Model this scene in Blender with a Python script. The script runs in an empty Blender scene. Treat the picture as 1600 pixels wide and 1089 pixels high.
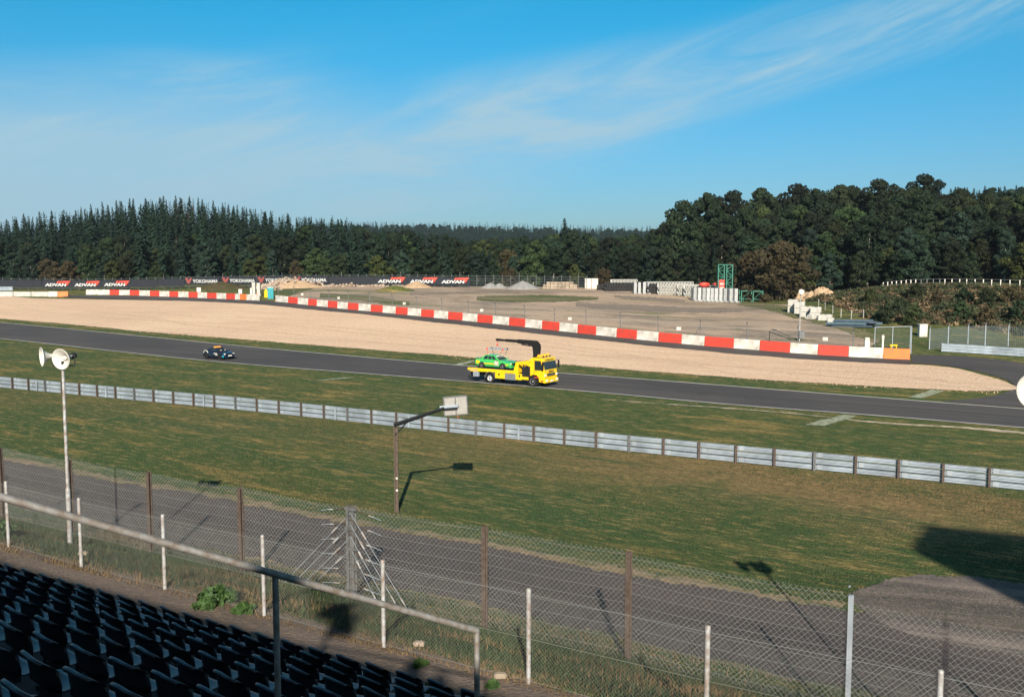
import bpy, math, random
import numpy as np
from mathutils import Vector, Matrix
R = math.radians
random.seed(7)
# ------------------------------------------------------------------ camera, world, sun, exposure
SC = bpy.context.scene
COL = SC.collection
CAM_H, FPX, PITCH = 12.6, 1555.6, math.atan(144.5/1555.6)
cam_data = bpy.data.cameras.new("camera"); cam_data.lens = 35.0; cam_data.sensor_width = 36.0
cam_data.clip_start = 0.1; cam_data.clip_end = 12000
cam = bpy.data.objects.new("camera", cam_data); COL.objects.link(cam)
cam.location = (0, 0, CAM_H); cam.rotation_euler = (math.pi/2-PITCH, 0, 0)
SC.camera = cam
SC.render.resolution_x = 1024; SC.render.resolution_y = 696
SC.view_settings.view_transform = 'Standard'; SC.view_settings.look = 'None'
SC.view_settings.exposure = 0.65; SC.view_settings.gamma = 1.0
SUN_TAN, SUN_A = 0.477, -0.02              # the light falls along (SUN_A, 1, -SUN_TAN)
SUN_EL = math.atan(SUN_TAN)
world = bpy.data.worlds.new("World"); SC.world = world; world.use_nodes = True
def build_world():
    nt = world.node_tree; N = nt.nodes; L = nt.links
    for n in list(N): N.remove(n)
    out = N.new('ShaderNodeOutputWorld'); bg = N.new('ShaderNodeBackground')
    sky = N.new('ShaderNodeTexSky'); sky.sky_type = 'NISHITA'; sky.sun_disc = False
    sky.sun_elevation = SUN_EL; sky.sun_rotation = R(179); sky.altitude = 300
    sky.air_density = 1.0; sky.dust_density = 0.7; sky.ozone_density = 2.0
    bg.inputs['Strength'].default_value = 0.066
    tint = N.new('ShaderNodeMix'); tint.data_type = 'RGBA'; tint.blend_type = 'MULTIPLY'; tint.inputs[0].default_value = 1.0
    tc = N.new('ShaderNodeTexCoord'); sep = N.new('ShaderNodeSeparateXYZ')
    L.new(tc.outputs['Generated'], sep.inputs[0])
    def m(op, a, b=None, c=None):
        n = N.new('ShaderNodeMath'); n.operation = op
        for i, v in enumerate((a, b, c)):
            if v is None: continue
            if hasattr(v, 'is_output'): L.new(v, n.inputs[i])
            else: n.inputs[i].default_value = v
        return n.outputs[0]
    def sstep(v, a, b):
        n = N.new('ShaderNodeMapRange'); n.interpolation_type = 'SMOOTHSTEP'
        L.new(v, n.inputs[0]); n.inputs[1].default_value = a; n.inputs[2].default_value = b
        return n.outputs[0]
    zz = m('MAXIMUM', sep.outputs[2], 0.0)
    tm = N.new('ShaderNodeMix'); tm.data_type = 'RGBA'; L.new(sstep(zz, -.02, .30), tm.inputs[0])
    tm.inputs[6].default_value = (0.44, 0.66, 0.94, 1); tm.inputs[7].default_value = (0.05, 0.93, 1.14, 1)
    tz = N.new('ShaderNodeMix'); tz.data_type = 'RGBA'; L.new(sstep(zz, .34, .60), tz.inputs[0]); L.new(tm.outputs[2], tz.inputs[6]); tz.inputs[7].default_value = (0.70, 0.66, 0.56, 1)  # unseen zenith toned dark and neutral to cut cyan fill in shadows
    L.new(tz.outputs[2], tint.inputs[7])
    az = m('DIVIDE', sep.outputs[0], m('MAXIMUM', m('ABSOLUTE', sep.outputs[1]), 0.05))
    cmb = N.new('ShaderNodeCombineXYZ')
    # thin high cloud, drawn out along the wind
    L.new(m('ADD', m('MULTIPLY', az, 1.0), m('MULTIPLY', zz, -1.2)), cmb.inputs[0])
    L.new(m('ADD', m('MULTIPLY', zz, 5.0), m('MULTIPLY', az, -0.75)), cmb.inputs[1])
    n1 = N.new('ShaderNodeTexNoise'); n1.inputs['Scale'].default_value = 2.2; n1.inputs['Detail'].default_value = 14
    n1.inputs['Roughness'].default_value = 0.66; n1.inputs['Distortion'].default_value = 0.9
    L.new(cmb.outputs[0], n1.inputs['Vector'])
    n2 = N.new('ShaderNodeTexNoise'); n2.inputs['Scale'].default_value = 1.1; n2.inputs['Detail'].default_value = 3
    L.new(cmb.outputs[0], n2.inputs['Vector'])
    # the broad bank of cirrus low on the left, rising to a band on the right
    el = m('DIVIDE', zz, m('MAXIMUM', m('ABSOLUTE', sep.outputs[1]), 0.05))
    ctr = m('ADD', 0.118, m('MULTIPLY', m('MAXIMUM', az, -.12), 0.30))
    wid = m('ADD', 0.050, m('MULTIPLY', m('SUBTRACT', 1.0, sstep(az, -.35, .25)), 0.055))
    dist = m('ABSOLUTE', m('SUBTRACT', el, ctr))
    band = m('SUBTRACT', 1.0, sstep(m('DIVIDE', dist, wid), 0.15, 1.25))
    left = m('SUBTRACT', 1.0, sstep(az, -0.45, 0.22))
    wisp = sstep(n1.outputs[0], 0.40, 0.68)
    base = m('MULTIPLY', band, m('ADD', m('ADD', m('MULTIPLY', left, 0.80), .16), m('MULTIPLY', wisp, 0.95)))
    ex = m('MULTIPLY', m('MULTIPLY', wisp, sstep(n2.outputs[0], 0.45, 0.7)), 0.5)
    mask = m('MINIMUM', m('ADD', base, ex), 0.9)
    mask = m('MINIMUM', m('MULTIPLY', mask, m('ADD', 0.35, m('MULTIPLY', n1.outputs[0], 1.2))), .92)
    mix = N.new('ShaderNodeMix'); mix.data_type = 'RGBA'
    L.new(mask, mix.inputs[0])
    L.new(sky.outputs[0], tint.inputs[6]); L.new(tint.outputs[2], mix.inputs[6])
    mix.inputs[7].default_value = (3.9, 5.9, 7.1, 1)
    L.new(mix.outputs[2], bg.inputs['Color']); L.new(bg.outputs[0], out.inputs['Surface'])
build_world()
sun_data = bpy.data.lights.new("sun", 'SUN'); sun_data.energy = 5.0; sun_data.angle = R(0.55); sun_data.color = (1.0, 0.90, 0.76)
sun = bpy.data.objects.new("sun", sun_data); COL.objects.link(sun)
sun.rotation_euler = Vector((SUN_A, 1, -SUN_TAN)).to_track_quat('-Z', 'Y').to_euler()
sun.location = (0, -60, 60)

# ------------------------------------------------------------------ plan geometry of the place
NS = Vector((0.521, 0.853)); TS = Vector((0.853, -0.521))     # across / along the grandstand
def sval(x, y): return NS.x*x + NS.y*y
def st(s, t): return (NS.x*s + TS.x*t, NS.y*s + TS.y*t)
_cp, _sp = math.cos(PITCH), math.sin(PITCH)
def ray(px, py):
    a, b = (px-800)/FPX, (544.5-py)/FPX
    return Vector((a, _cp + b*_sp, -_sp + b*_cp))
def atz(px, py, z):
    d = ray(px, py); k = (z-CAM_H)/d.z
    return Vector((d.x*k, d.y*k, z))
def atY(px, py, Y):
    d = ray(px, py); k = Y/d.y
    return Vector((d.x*k, Y, CAM_H + d.z*k))
def proj(p):
    x, y, z = p[0], p[1], p[2]-CAM_H
    f = y*_cp - z*_sp; u = y*_sp + z*_cp
    if f < .1: return (-9999, -9999)
    return (800 + FPX*x/f, 544.5 - FPX*u/f)
# far side control points (pixel of the photo, depth, height)
FAR_EDGE_PX = [(-350, 476), (0, 503.5), (200, 523), (400, 543), (570, 558), (750, 573.5), (940, 587.5), (1140, 603), (1330, 618), (1525, 633), (1750, 650), (2000, 669)]
NEAR_EDGE_PX = [(-350, 494), (0, 529), (200, 552), (380, 570), (580, 585), (780, 601), (960, 616), (1140, 633.5), (1370, 650), (1600, 669.5), (1800, 686), (2000, 703)]
VU = Vector((.83, -.557)); VV = Vector((.557, .83))
_fe = [atz(a, b, 0) for a, b in FAR_EDGE_PX]
_feu = [p.x*VU.x + p.y*VU.y for p in _fe]; _fev = [p.x*VV.x + p.y*VV.y for p in _fe]
def pD(px, D, z): return ((px-800)/FPX*D, D, z)
ctrl = []
for (px, py, z) in [(0, 465, 2.7), (140, 461, 3.0), (290, 465, 3.2), (440, 472, 3.5), (600, 487, 2.9), (780, 506, 2.2), (980, 528, 1.6), (1200, 550, 1.1), (1420, 563, .8)]:
    p = atz(px, py, z); ctrl.append((p.x, p.y, z))
for px, py in FAR_EDGE_PX:
    p = atz(px, py, 0); ctrl.append((p.x, p.y, 0)); ctrl.append((p.x+3, p.y+5, .12))
ctrl += [pD(*a) for a in [
    (-250, 268, 4), (0, 268, 4.2), (300, 262, 4.6), (600, 246, 5.0), (900, 240, 4.7), (1050, 225, 4.3), (1160, 208, 3.7),
    (700, 200, 3.9), (1000, 170, 3.0), (1200, 160, 2.9), (1330, 140, 2.6), (1280, 190, 4.2),
    (1480, 118, 1.1), (1600, 122, 1.3), (1750, 118, 1.3), (1700, 96, .3),
    (1460, 140, 2.6), (1580, 131, 2.2), (1700, 128, 2.6), (1390, 172, 6.6), (1480, 168, 6.9), (1540, 164, 6.9), (1600, 160, 6.8), (1680, 156, 6.7), (1750, 152, 6.6), (1350, 188, 5.8),
    (1390, 192, 7.2), (1480, 188, 7.2), (1540, 185, 7.1), (1600, 182, 7.0), (1680, 178, 6.9), (1750, 175, 6.8), (1300, 210, 5.2),
    (0, 330, 6), (0, 430, 11), (150, 430, 17), (300, 430, 22), (420, 430, 17), (560, 430, 9), (700, 430, 4), (900, 430, 2.5), (-300, 430, 6), (230, 340, 9), (400, 330, 8), (600, 320, 5), (850, 310, 4.4),
    (1100, 300, 6), (1250, 310, 13), (1430, 320, 17), (1600, 360, 22), (1800, 360, 26), (1080, 240, 4.6), (1250, 250, 7), (1430, 250, 10), (1600, 250, 12.5), (1800, 250, 14),
    (300, 560, 10), (0, 560, 6), (900, 600, -2), (1100, 450, 4), (1500, 500, 20),
    (-400, 900, 8), (100, 900, 10), (650, 900, 2), (1000, 900, 3), (1500, 900, 20), (2000, 900, 25),
    (-300, 1500, 25), (200, 1500, 40), (500, 1500, 48), (720, 1500, 43), (950, 1500, 38), (1080, 1500, 36), (1500, 1500, 40), (2200, 1500, 45),
    (500, 2600, 20), (1100, 2600, 20), (-600, 2600, 10), (2400, 2600, 10)]]
_C = np.array(ctrl, float)
def _U(r2): return np.where(r2 > 1e-9, 0.5*r2*np.log(np.maximum(r2, 1e-9)), 0.0)
_n = len(_C); S100 = 100.0
_P = _C[:, :2]/S100
_K = _U(((_P[:, None, :]-_P[None, :, :])**2).sum(-1)) + np.eye(_n)*0.0015
_Q = np.hstack([np.ones((_n, 1)), _P])
_A = np.zeros((_n+3, _n+3)); _A[:_n, :_n] = _K; _A[:_n, _n:] = _Q; _A[_n:, :_n] = _Q.T
_W = np.linalg.solve(_A, np.concatenate([_C[:, 2], np.zeros(3)]))
def Tn(X, Y):
    """terrain height for arrays"""
    X = np.atleast_1d(np.asarray(X, float)); Y = np.atleast_1d(np.asarray(Y, float))
    s = NS.x*X + NS.y*Y
    bank = np.interp(s, [-1e4, 19.4, 20.2, 26.0, 27.4, 29.0, 1e5], [2.9, 2.9, 2.72, .62, .34, 0, 0])
    bank += np.where((s > 20) & (s < 29), 0.07*np.sin(X*1.3+Y*.7)*np.sin(Y*1.1-X*.4), 0)
    u = VU.x*X + VU.y*Y; v = VV.x*X + VV.y*Y
    q = v - np.interp(u, _feu, _fev)
    P = np.stack([X, Y], -1)/S100
    z = np.zeros_like(X)
    idx = np.where((q > 0) & (Y > 30))[0]
    for k in range(0, len(idx), 4000):
        ii = idx[k:k+4000]
        Pk = P[ii]
        zz = _U(((Pk[:, None, :]-_P[None, :, :])**2).sum(-1)) @ _W[:_n] + _W[_n] + Pk @ _W[_n+1:]
        f = np.clip(q[ii]/9.0, 0, 1); f = f*f*(3-2*f)
        z[ii] = np.clip(zz, -4, 60)*f
    return z + bank
def T(x, y): return float(Tn([x], [y])[0])
def g(px, py, dmin=8):
    """point of the ground seen at a pixel"""
    d = ray(px, py)
    Ys = np.concatenate([np.arange(dmin, 120, .5), np.arange(120, 500, 1.0), np.arange(500, 2500, 8)])
    k = Ys/d.y; X = d.x*k; Z = CAM_H + d.z*k
    h = Z - Tn(X, Ys)
    i = np.where(h <= 0)[0]
    if len(i) == 0: return atY(px, py, 400)
    i = i[0]
    if i == 0: return Vector((X[0], Ys[0], Z[0]))
    a = h[i-1]/(h[i-1]-h[i]+1e-12)
    Y = Ys[i-1] + a*(Ys[i]-Ys[i-1])
    p = atY(px, py, Y); p.z = T(p.x, p.y)
    return p
# ------------------------------------------------------------------ materials
MATS = {}
def mat(name, col, rough=.6, metal=0.0, var=.12, scale=3.0, bump=0.0, col2=None, spec=.5, coat=0.0, alpha=1.0, rnd=0.0, emit=None, trans=0.0, detail=6):
    if name in MATS: return MATS[name]
    m = bpy.data.materials.new(name); m.use_nodes = True
    nt = m.node_tree; N = nt.nodes; L = nt.links; b = N['Principled BSDF']
    b.inputs['Roughness'].default_value = rough; b.inputs['Metallic'].default_value = metal
    b.inputs['Specular IOR Level'].default_value = spec
    b.inputs['Coat Weight'].default_value = coat; b.inputs['Alpha'].default_value = alpha
    if trans: b.inputs['Transmission Weight'].default_value = trans
    tc = N.new('ShaderNodeTexCoord'); nz = N.new('ShaderNodeTexNoise'); nz.inputs['Scale'].default_value = scale; nz.inputs['Detail'].default_value = detail
    L.new(tc.outputs['Object'], nz.inputs['Vector'])
    mr = N.new('ShaderNodeMapRange'); mr.inputs[1].default_value = .3; mr.inputs[2].default_value = .7
    L.new(nz.outputs[0], mr.inputs[0])
    mx = N.new('ShaderNodeMix'); mx.data_type = 'RGBA'; L.new(mr.outputs[0], mx.inputs[0])
    c2 = col2 if col2 else tuple(c*(1-2*var) for c in col)
    mx.inputs[6].default_value = (*col, 1); mx.inputs[7].default_value = (*c2, 1)
    o = mx.outputs[2]
    if rnd:
        oi = N.new('ShaderNodeObjectInfo'); hs = N.new('ShaderNodeHueSaturation')
        r1 = N.new('ShaderNodeMapRange'); r1.inputs[3].default_value = 1-rnd; r1.inputs[4].default_value = 1+rnd
        L.new(oi.outputs['Random'], r1.inputs[0]); L.new(r1.outputs[0], hs.inputs['Value'])
        r2 = N.new('ShaderNodeMapRange'); r2.inputs[3].default_value = .5-rnd*.07; r2.inputs[4].default_value = .5+rnd*.05
        fr = N.new('ShaderNodeMath'); fr.operation = 'FRACT'; ml = N.new('ShaderNodeMath'); ml.operation = 'MULTIPLY'; ml.inputs[1].default_value = 7.31
        L.new(oi.outputs['Random'], ml.inputs[0]); L.new(ml.outputs[0], fr.inputs[0]); L.new(fr.outputs[0], r2.inputs[0]); L.new(r2.outputs[0], hs.inputs['Hue'])
        L.new(o, hs.inputs['Color']); o = hs.outputs[0]
    L.new(o, b.inputs['Base Color'])
    if bump:
        bp = N.new('ShaderNodeBump'); bp.inputs['Strength'].default_value = bump; bp.inputs['Distance'].default_value = .05
        L.new(nz.outputs[0], bp.inputs['Height']); L.new(bp.outputs[0], b.inputs['Normal'])
    if emit: b.inputs['Emission Color'].default_value = (*col, 1); b.inputs['Emission Strength'].default_value = emit
    MATS[name] = m
    return m
def layered(name, stops_layers, rough=.95, bump=.4, bumpscale=8.0, ang=34, bdist=.06):
    """ground material: a list of (stretch x, stretch y, scale, lo, hi, colour) laid over the first colour"""
    m = bpy.data.materials.new(name); m.use_nodes = True
    nt = m.node_tree; N = nt.nodes; L = nt.links; b = N['Principled BSDF']
    b.inputs['Roughness'].default_value = rough; b.inputs['Specular IOR Level'].default_value = .25
    tc = N.new('ShaderNodeTexCoord'); cur = None
    for i, ly in enumerate(stops_layers):
        if i == 0:
            cur = N.new('ShaderNodeRGB'); cur.outputs[0].default_value = (*ly, 1); cur = cur.outputs[0]; continue
        if ly[0] == 'band':      # a worn dry band of turf that follows the guardrail
            _, s0, s1, s2, s3, c, amt = ly
            dt = N.new('ShaderNodeVectorMath'); dt.operation = 'DOT_PRODUCT'; dt.inputs[1].default_value = (NS.x, NS.y, 0); L.new(tc.outputs['Object'], dt.inputs[0])
            nz = N.new('ShaderNodeTexNoise'); nz.inputs['Scale'].default_value = .12; nz.inputs['Detail'].default_value = 8; nz.inputs['Roughness'].default_value = .7; L.new(tc.outputs['Object'], nz.inputs['Vector'])
            wv = N.new('ShaderNodeMath'); wv.operation = 'MULTIPLY_ADD'; L.new(nz.outputs[0], wv.inputs[0]); wv.inputs[1].default_value = 22; L.new(dt.outputs['Value'], wv.inputs[2])
            r1 = N.new('ShaderNodeMapRange'); r1.inputs[1].default_value = s0+11; r1.inputs[2].default_value = s1+11; L.new(wv.outputs[0], r1.inputs[0])
            r2 = N.new('ShaderNodeMapRange'); r2.inputs[1].default_value = s2+11; r2.inputs[2].default_value = s3+11; r2.inputs[3].default_value = amt; r2.inputs[4].default_value = 0; L.new(wv.outputs[0], r2.inputs[0])
            sx = N.new('ShaderNodeSeparateXYZ'); L.new(tc.outputs['Object'], sx.inputs[0])
            r3 = N.new('ShaderNodeMapRange'); r3.inputs[1].default_value = -12; r3.inputs[2].default_value = 14; r3.inputs[3].default_value = .25; L.new(sx.outputs[0], r3.inputs[0])
            m1 = N.new('ShaderNodeMath'); m1.operation = 'MULTIPLY'; L.new(r1.outputs[0], m1.inputs[0]); L.new(r2.outputs[0], m1.inputs[1])
            m2 = N.new('ShaderNodeMath'); m2.operation = 'MULTIPLY'; L.new(m1.outputs[0], m2.inputs[0]); L.new(r3.outputs[0], m2.inputs[1])
            mx = N.new('ShaderNodeMix'); mx.data_type = 'RGBA'; L.new(m2.outputs[0], mx.inputs[0]); L.new(cur, mx.inputs[6]); mx.inputs[7].default_value = (*c, 1); cur = mx.outputs[2]; continue
        sx, sy, sc, lo, hi, c, amt = ly
        mp = N.new('ShaderNodeMapping'); mp.vector_type = 'TEXTURE'
        mp.inputs['Rotation'].default_value = (0, 0, R(-ang)); mp.inputs['Scale'].default_value = (sx, sy, 1); mp.inputs['Location'].default_value = (i*37.1, i*11.7, 0)
        L.new(tc.outputs['Object'], mp.inputs[0])
        nz = N.new('ShaderNodeTexNoise'); nz.inputs['Scale'].default_value = sc; nz.inputs['Detail'].default_value = 7; nz.inputs['Roughness'].default_value = .62
        L.new(mp.outputs[0], nz.inputs['Vector'])
        mr = N.new('ShaderNodeMapRange'); mr.inputs[1].default_value = lo; mr.inputs[2].default_value = hi; mr.inputs[4].default_value = amt
        L.new(nz.outputs[0], mr.inputs[0])
        mx = N.new('ShaderNodeMix'); mx.data_type = 'RGBA'; L.new(mr.outputs[0], mx.inputs[0]); L.new(cur, mx.inputs[6]); mx.inputs[7].default_value = (*c, 1)
        cur = mx.outputs[2]
    L.new(cur, b.inputs['Base Color'])
    nb = N.new('ShaderNodeTexNoise'); nb.inputs['Scale'].default_value = bumpscale; nb.inputs['Detail'].default_value = 5
    L.new(tc.outputs['Object'], nb.inputs['Vector'])
    bp = N.new('ShaderNodeBump'); bp.inputs['Strength'].default_value = bump; bp.inputs['Distance'].default_value = bdist
    L.new(nb.outputs[0], bp.inputs['Height']); L.new(bp.outputs[0], b.inputs['Normal'])
    MATS[name] = m
    return m
M_GRASS = layered('grass_ground', [(.084, .112, .020),
    (9, 2.2, .8, .42, .58, (.024, .088, .016), .9),
    (8, 1.6, .9, .53, .60, (.36, .245, .075), .85),
    (3, .8, 1.6, .48, .66, (.026, .060, .014), .6),
    (1, 1, .035, .50, .60, (.030, .088, .020), .65),
    ('band', 46, 52, 57, 61, (.29, .175, .080), .85),
    (22, 3, .9, .56, .64, (.014, .072, .022), .65),
    (5, 1.2, 2.0, .50, .60, (.034, .072, .016), .5),
    ('band', 30, 36, 43, 49, (.022, .072, .020), .5),
    (4, 1, 3.0, .52, .64, (.44, .30, .12), .6),
    (1.6, .8, 4.0, .44, .64, (.018, .034, .009), .7),
    (1, 1, 12, .52, .66, (.42, .34, .14), .45)], bump=1.0, bumpscale=7, bdist=.16)
M_GRAVEL = layered('gravel_bed', [(.72, .50, .345), (1, 1, .05, .4, .62, (.80, .58, .40), .8), (9, 2, .5, .55, .72, (.55, .38, .25), .5),
    (40, .8, .8, .52, .64, (.54, .38, .26), .5), (40, .8, .9, .56, .66, (.86, .66, .48), .4), (1, 1, 2.0, .45, .68, (.54, .37, .25), .6), (30, 5, .7, .60, .70, (.40, .28, .19), .5), (1, 1, 9, .5, .68, (.36, .25, .17), .55), (1, 1, 7, .52, .72, (.92, .76, .57), .5)], bump=1.0, bumpscale=4, bdist=.16)
M_ASPH = layered('asphalt_track', [(.080, .073, .072), (40, 1.3, .6, .42, .60, (.102, .092, .086), .8), (1, 1, .06, .46, .58, (.060, .055, .056), .7), (60, .5, .9, .52, .62, (.046, .043, .045), .75), (30, .25, 1.0, .60, .66, (.030, .028, .030), .6), (8, 8, .18, .53, .545, (.062, .058, .06), .5), (1, 1, 7, .45, .75, (.135, .12, .11), .4)], rough=.85, bump=.25, bumpscale=20, bdist=.02)
M_ROAD = layered('asphalt_old', [(.062, .052, .052), (5, 1.2, .4, .42, .66, (.10, .080, .074), .7), (1, 1, 6, .45, .7, (.04, .035, .036), .6), (12, 1, .8, .55, .7, (.035, .031, .032), .5), (1, 1, 16, .52, .66, (.20, .16, .14), .5)], rough=.9, bump=.5, bumpscale=25, ang=31.4, bdist=.03)
M_YARD = layered('yard_dirt', [(.50, .36, .26), (8, 4, .28, .44, .58, (.27, .215, .165), .8), (5, 2.4, .3, .50, .60, (.17, .145, .12), .7), (9, 4, .25, .58, .66, (.13, .145, .055), .8), (1, 1, 1.2, .5, .7, (.52, .40, .29), .5), (2, 1, 3, .5, .7, (.12, .10, .07), .5), (30, 1.5, .5, .56, .64, (.52, .41, .31), .6), (4, 2, .5, .60, .66, (.09, .115, .04), .7)], bump=.6, bumpscale=4, bdist=.15)
M_BANK = layered('bank_soil', [(.085, .065, .035), (2, 1, .3, .42, .62, (.05, .06, .02), .8), (1, 1, 1.0, .5, .7, (.18, .10, .05), .6), (1, 1, 3, .45, .7, (.025, .03, .012), .7)], bump=1, bumpscale=3, bdist=.3)
M_STRIP = layered('strip_soil', [(.15, .12, .10), (3, 1, .8, .42, .62, (.10, .08, .065), .8), (1, 1, 4, .48, .7, (.26, .18, .12), .5), (1, 1, 12, .5, .72, (.055, .045, .04), .6)], bump=.9, bumpscale=10, ang=31.4)
M_FLOOR = layered('forest_floor', [(.035, .04, .018), (1, 1, .3, .4, .6, (.02, .028, .012), .8)], bump=.5, bumpscale=1)
M_WHITE = mat('white_paint', (.76, .72, .65), .6, col2=(.40, .36, .31), scale=1.1, detail=12)
M_LINE = mat('line_paint', (.85, .83, .78), .7, col2=(.55, .52, .48), scale=.7)
M_CHALK = mat('faded_paint', (.42, .44, .33), .9, col2=(.13, .15, .07), scale=2.2)
M_RED = mat('red_paint', (.72, .050, .028), .55, col2=(.42, .06, .04), scale=1.3, detail=12)
M_ORANGE = mat('orange_paint', (.86, .20, .035), .55, col2=(.55, .16, .05), scale=1.3, detail=12)
M_GALV = mat('galvanised_steel', (.44, .50, .56), .55, .35, col2=(.28, .32, .37), scale=.9)
M_GALVD = mat('dull_galvanised_steel', (.20, .205, .21), .65, .35, col2=(.11, .11, .11), scale=4)
M_WIRE = mat('fence_wire', (.30, .31, .30), .6, .2, var=.1)
M_WIRELOW = mat('fence_wire_fine', (.20, .21, .205), .6, .2, var=.1)
M_WIRED = mat('distant_wire', (.24, .28, .29), .6, .3)
M_SILVER = mat('silver_post_paint', (.50, .53, .55), .5, .25, col2=(.26, .20, .16), scale=7)
M_RUSTY = mat('rusty_post_steel', (.125, .10, .085), .85, .2, col2=(.07, .045, .032), scale=7)
M_CONC = mat('pale_concrete', (.52, .50, .46), .85, col2=(.36, .34, .31), scale=1.6, bump=.3)
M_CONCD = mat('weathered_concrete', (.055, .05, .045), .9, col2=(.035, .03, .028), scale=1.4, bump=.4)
M_BLACK = mat('black_rubber', (.010, .010, .011), .8, scale=8, spec=.3)
M_DARK = mat('dark_steel', (.03, .033, .036), .5, .4)
M_NAVY = mat('banner_cloth', (.014, .017, .026), .85)
M_GREEN = mat('green_paint', (.03, .20, .14), .5)
M_SEAT = mat('seat_plastic', (.007, .024, .044), .45, col2=(.010, .009, .010), scale=3, rnd=.6, spec=.7)
M_HORN = mat('horn_enamel', (.74, .72, .66), .5, col2=(.55, .53, .48), scale=3)
M_SAND = mat('sand', (.46, .32, .20), .95, col2=(.34, .23, .14), scale=.8, bump=.6)
M_GREYG = mat('grey_chippings', (.27, .265, .26), .95, col2=(.19, .185, .18), scale=1.6, bump=.6)
M_STONE = mat('pale_stone', (.40, .33, .25), .9, col2=(.24, .19, .14), scale=1.0, bump=.5, rnd=.25)
M_YELLOW = mat('yellow_paint', (.86, .56, .008), .32, col2=(.80, .50, .008), scale=1, coat=.4)
M_CARGREEN = mat('green_car_paint', (.06, .46, .10), .3, col2=(.05, .40, .09), scale=1, coat=.6)
M_CARBLUE = mat('dark_blue_car_paint', (.006, .013, .032), .25, coat=.7)
M_GLASS = mat('dark_window_glass', (.02, .028, .032), .08, spec=.9)
M_RIM = mat('alloy_rim', (.62, .62, .63), .35, .6)
M_PLATE = mat('number_plate', (.8, .8, .78), .5)
M_TEAL = mat('teal_plastic', (.01, .34, .38), .5)
M_LAMPW = mat('headlamp_glass', (.85, .85, .80), .15, spec=.8)
M_AMBER = mat('amber_beacon', (1.0, .33, .03), .3, emit=.5)
# ------------------------------------------------------------------ mesh builder and object helpers
class MB:
    def __init__(s): s.v = []; s.f = []; s.sm = []
    def add(s, vs, fs, M=None, smooth=False):
        o = len(s.v)
        for p in vs:
            p = Vector(p)
            s.v.append(M @ p if M is not None else p)
        for f in fs: s.f.append([i+o for i in f]); s.sm.append(smooth)
        return s
    def box(s, c, d, M=None, rz=0, tx=1, ty=1):
        x, y, z = d[0]/2, d[1]/2, d[2]/2; m = Matrix.Translation(c) @ Matrix.Rotation(rz, 4, 'Z')
        if M is not None: m = M @ m
        s.add([(-x, -y, -z), (x, -y, -z), (x, y, -z), (-x, y, -z), (-x*tx, -y*ty, z), (x*tx, -y*ty, z), (x*tx, y*ty, z), (-x*tx, y*ty, z)],
              [(0, 3, 2, 1), (4, 5, 6, 7), (0, 1, 5, 4), (1, 2, 6, 5), (2, 3, 7, 6), (3, 0, 4, 7)], m); return s
    def bbox(s, c, d, b=.03, M=None, rz=0):
        """box with bevelled vertical and top edges"""
        x, y, z = d[0]/2, d[1]/2, d[2]/2
        def ring(i, zz): return [(-x+i+b, -y+i, zz), (x-i-b, -y+i, zz), (x-i, -y+i+b, zz), (x-i, y-i-b, zz), (x-i-b, y-i, zz), (-x+i+b, y-i, zz), (-x+i, y-i-b, zz), (-x+i, -y+i+b, zz)]
        vs = ring(0, -z)+ring(0, z-b)+ring(b, z); fs = [tuple(range(7, -1, -1)), tuple(range(16, 24))]
        for r in (0, 8):
            for k in range(8): fs.append((r+k, r+(k+1) % 8, r+8+(k+1) % 8, r+8+k))
        m = Matrix.Translation(c) @ Matrix.Rotation(rz, 4, 'Z')
        if M is not None: m = M @ m
        return s.add(vs, fs, m)
    def tube(s, p0, p1, r, n=8, r2=None, M=None, cap=True, smooth=True):
        p0, p1 = Vector(p0), Vector(p1); d = p1-p0
        if d.length < 1e-6: return s
        q = d.to_track_quat('Z', 'Y').to_matrix(); r2 = r if r2 is None else r2; vs = []
        for k, (p, rr) in enumerate(((p0, r), (p1, r2))):
            for i in range(n):
                a = 2*math.pi*i/n; vs.append(p + q @ Vector((rr*math.cos(a), rr*math.sin(a), 0)))
        fs = [(i, (i+1) % n, n+(i+1) % n, n+i) for i in range(n)]
        s.add(vs, fs, M, smooth)
        if cap: s.add(vs, [tuple(range(n-1, -1, -1)), tuple(range(n, 2*n))], M)
        return s
    def pipe(s, pts, r, n=8, M=None):
        for a, b in zip(pts, pts[1:]): s.tube(a, b, r, n, M=M)
        return s
    def lathe(s, prof, n=20, M=None, smooth=True):
        vs = []
        for (r, z) in prof:
            for i in range(n):
                a = 2*math.pi*i/n; vs.append((r*math.cos(a), r*math.sin(a), z))
        fs = []
        for k in range(len(prof)-1):
            for i in range(n): fs.append((k*n+i, k*n+(i+1) % n, (k+1)*n+(i+1) % n, (k+1)*n+i))
        return s.add(vs, fs, M, smooth)
    def prism(s, out, y0, y1, M=None):
        """outline in x,z extruded along y"""
        n = len(out); vs = [(x, y0, z) for x, z in out]+[(x, y1, z) for x, z in out]
        fs = [tuple(range(n)), tuple(range(2*n-1, n-1, -1))]+[(i, n+i, n+(i+1) % n, (i+1) % n) for i in range(n)]
        return s.add(vs, fs, M)
    def wheel(s, c, r, w, ax=(0, 1, 0), n=20, M=None):
        c = Vector(c); a = Vector(ax).normalized(); return s.tube(c-a*w/2, c+a*w/2, r, n, M=M)
    def build(s, name, m, parent=None, loc=None):
        me = bpy.data.meshes.new(name); me.from_pydata([tuple(v) for v in s.v], [], s.f); me.validate(); me.update()
        if len(s.sm) == len(me.polygons): me.polygons.foreach_set('use_smooth', s.sm)
        me.materials.append(m); o = bpy.data.objects.new(name, me); COL.objects.link(o)
        if parent: o.parent = parent
        if loc is not None: o.location = loc
        return o
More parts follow.
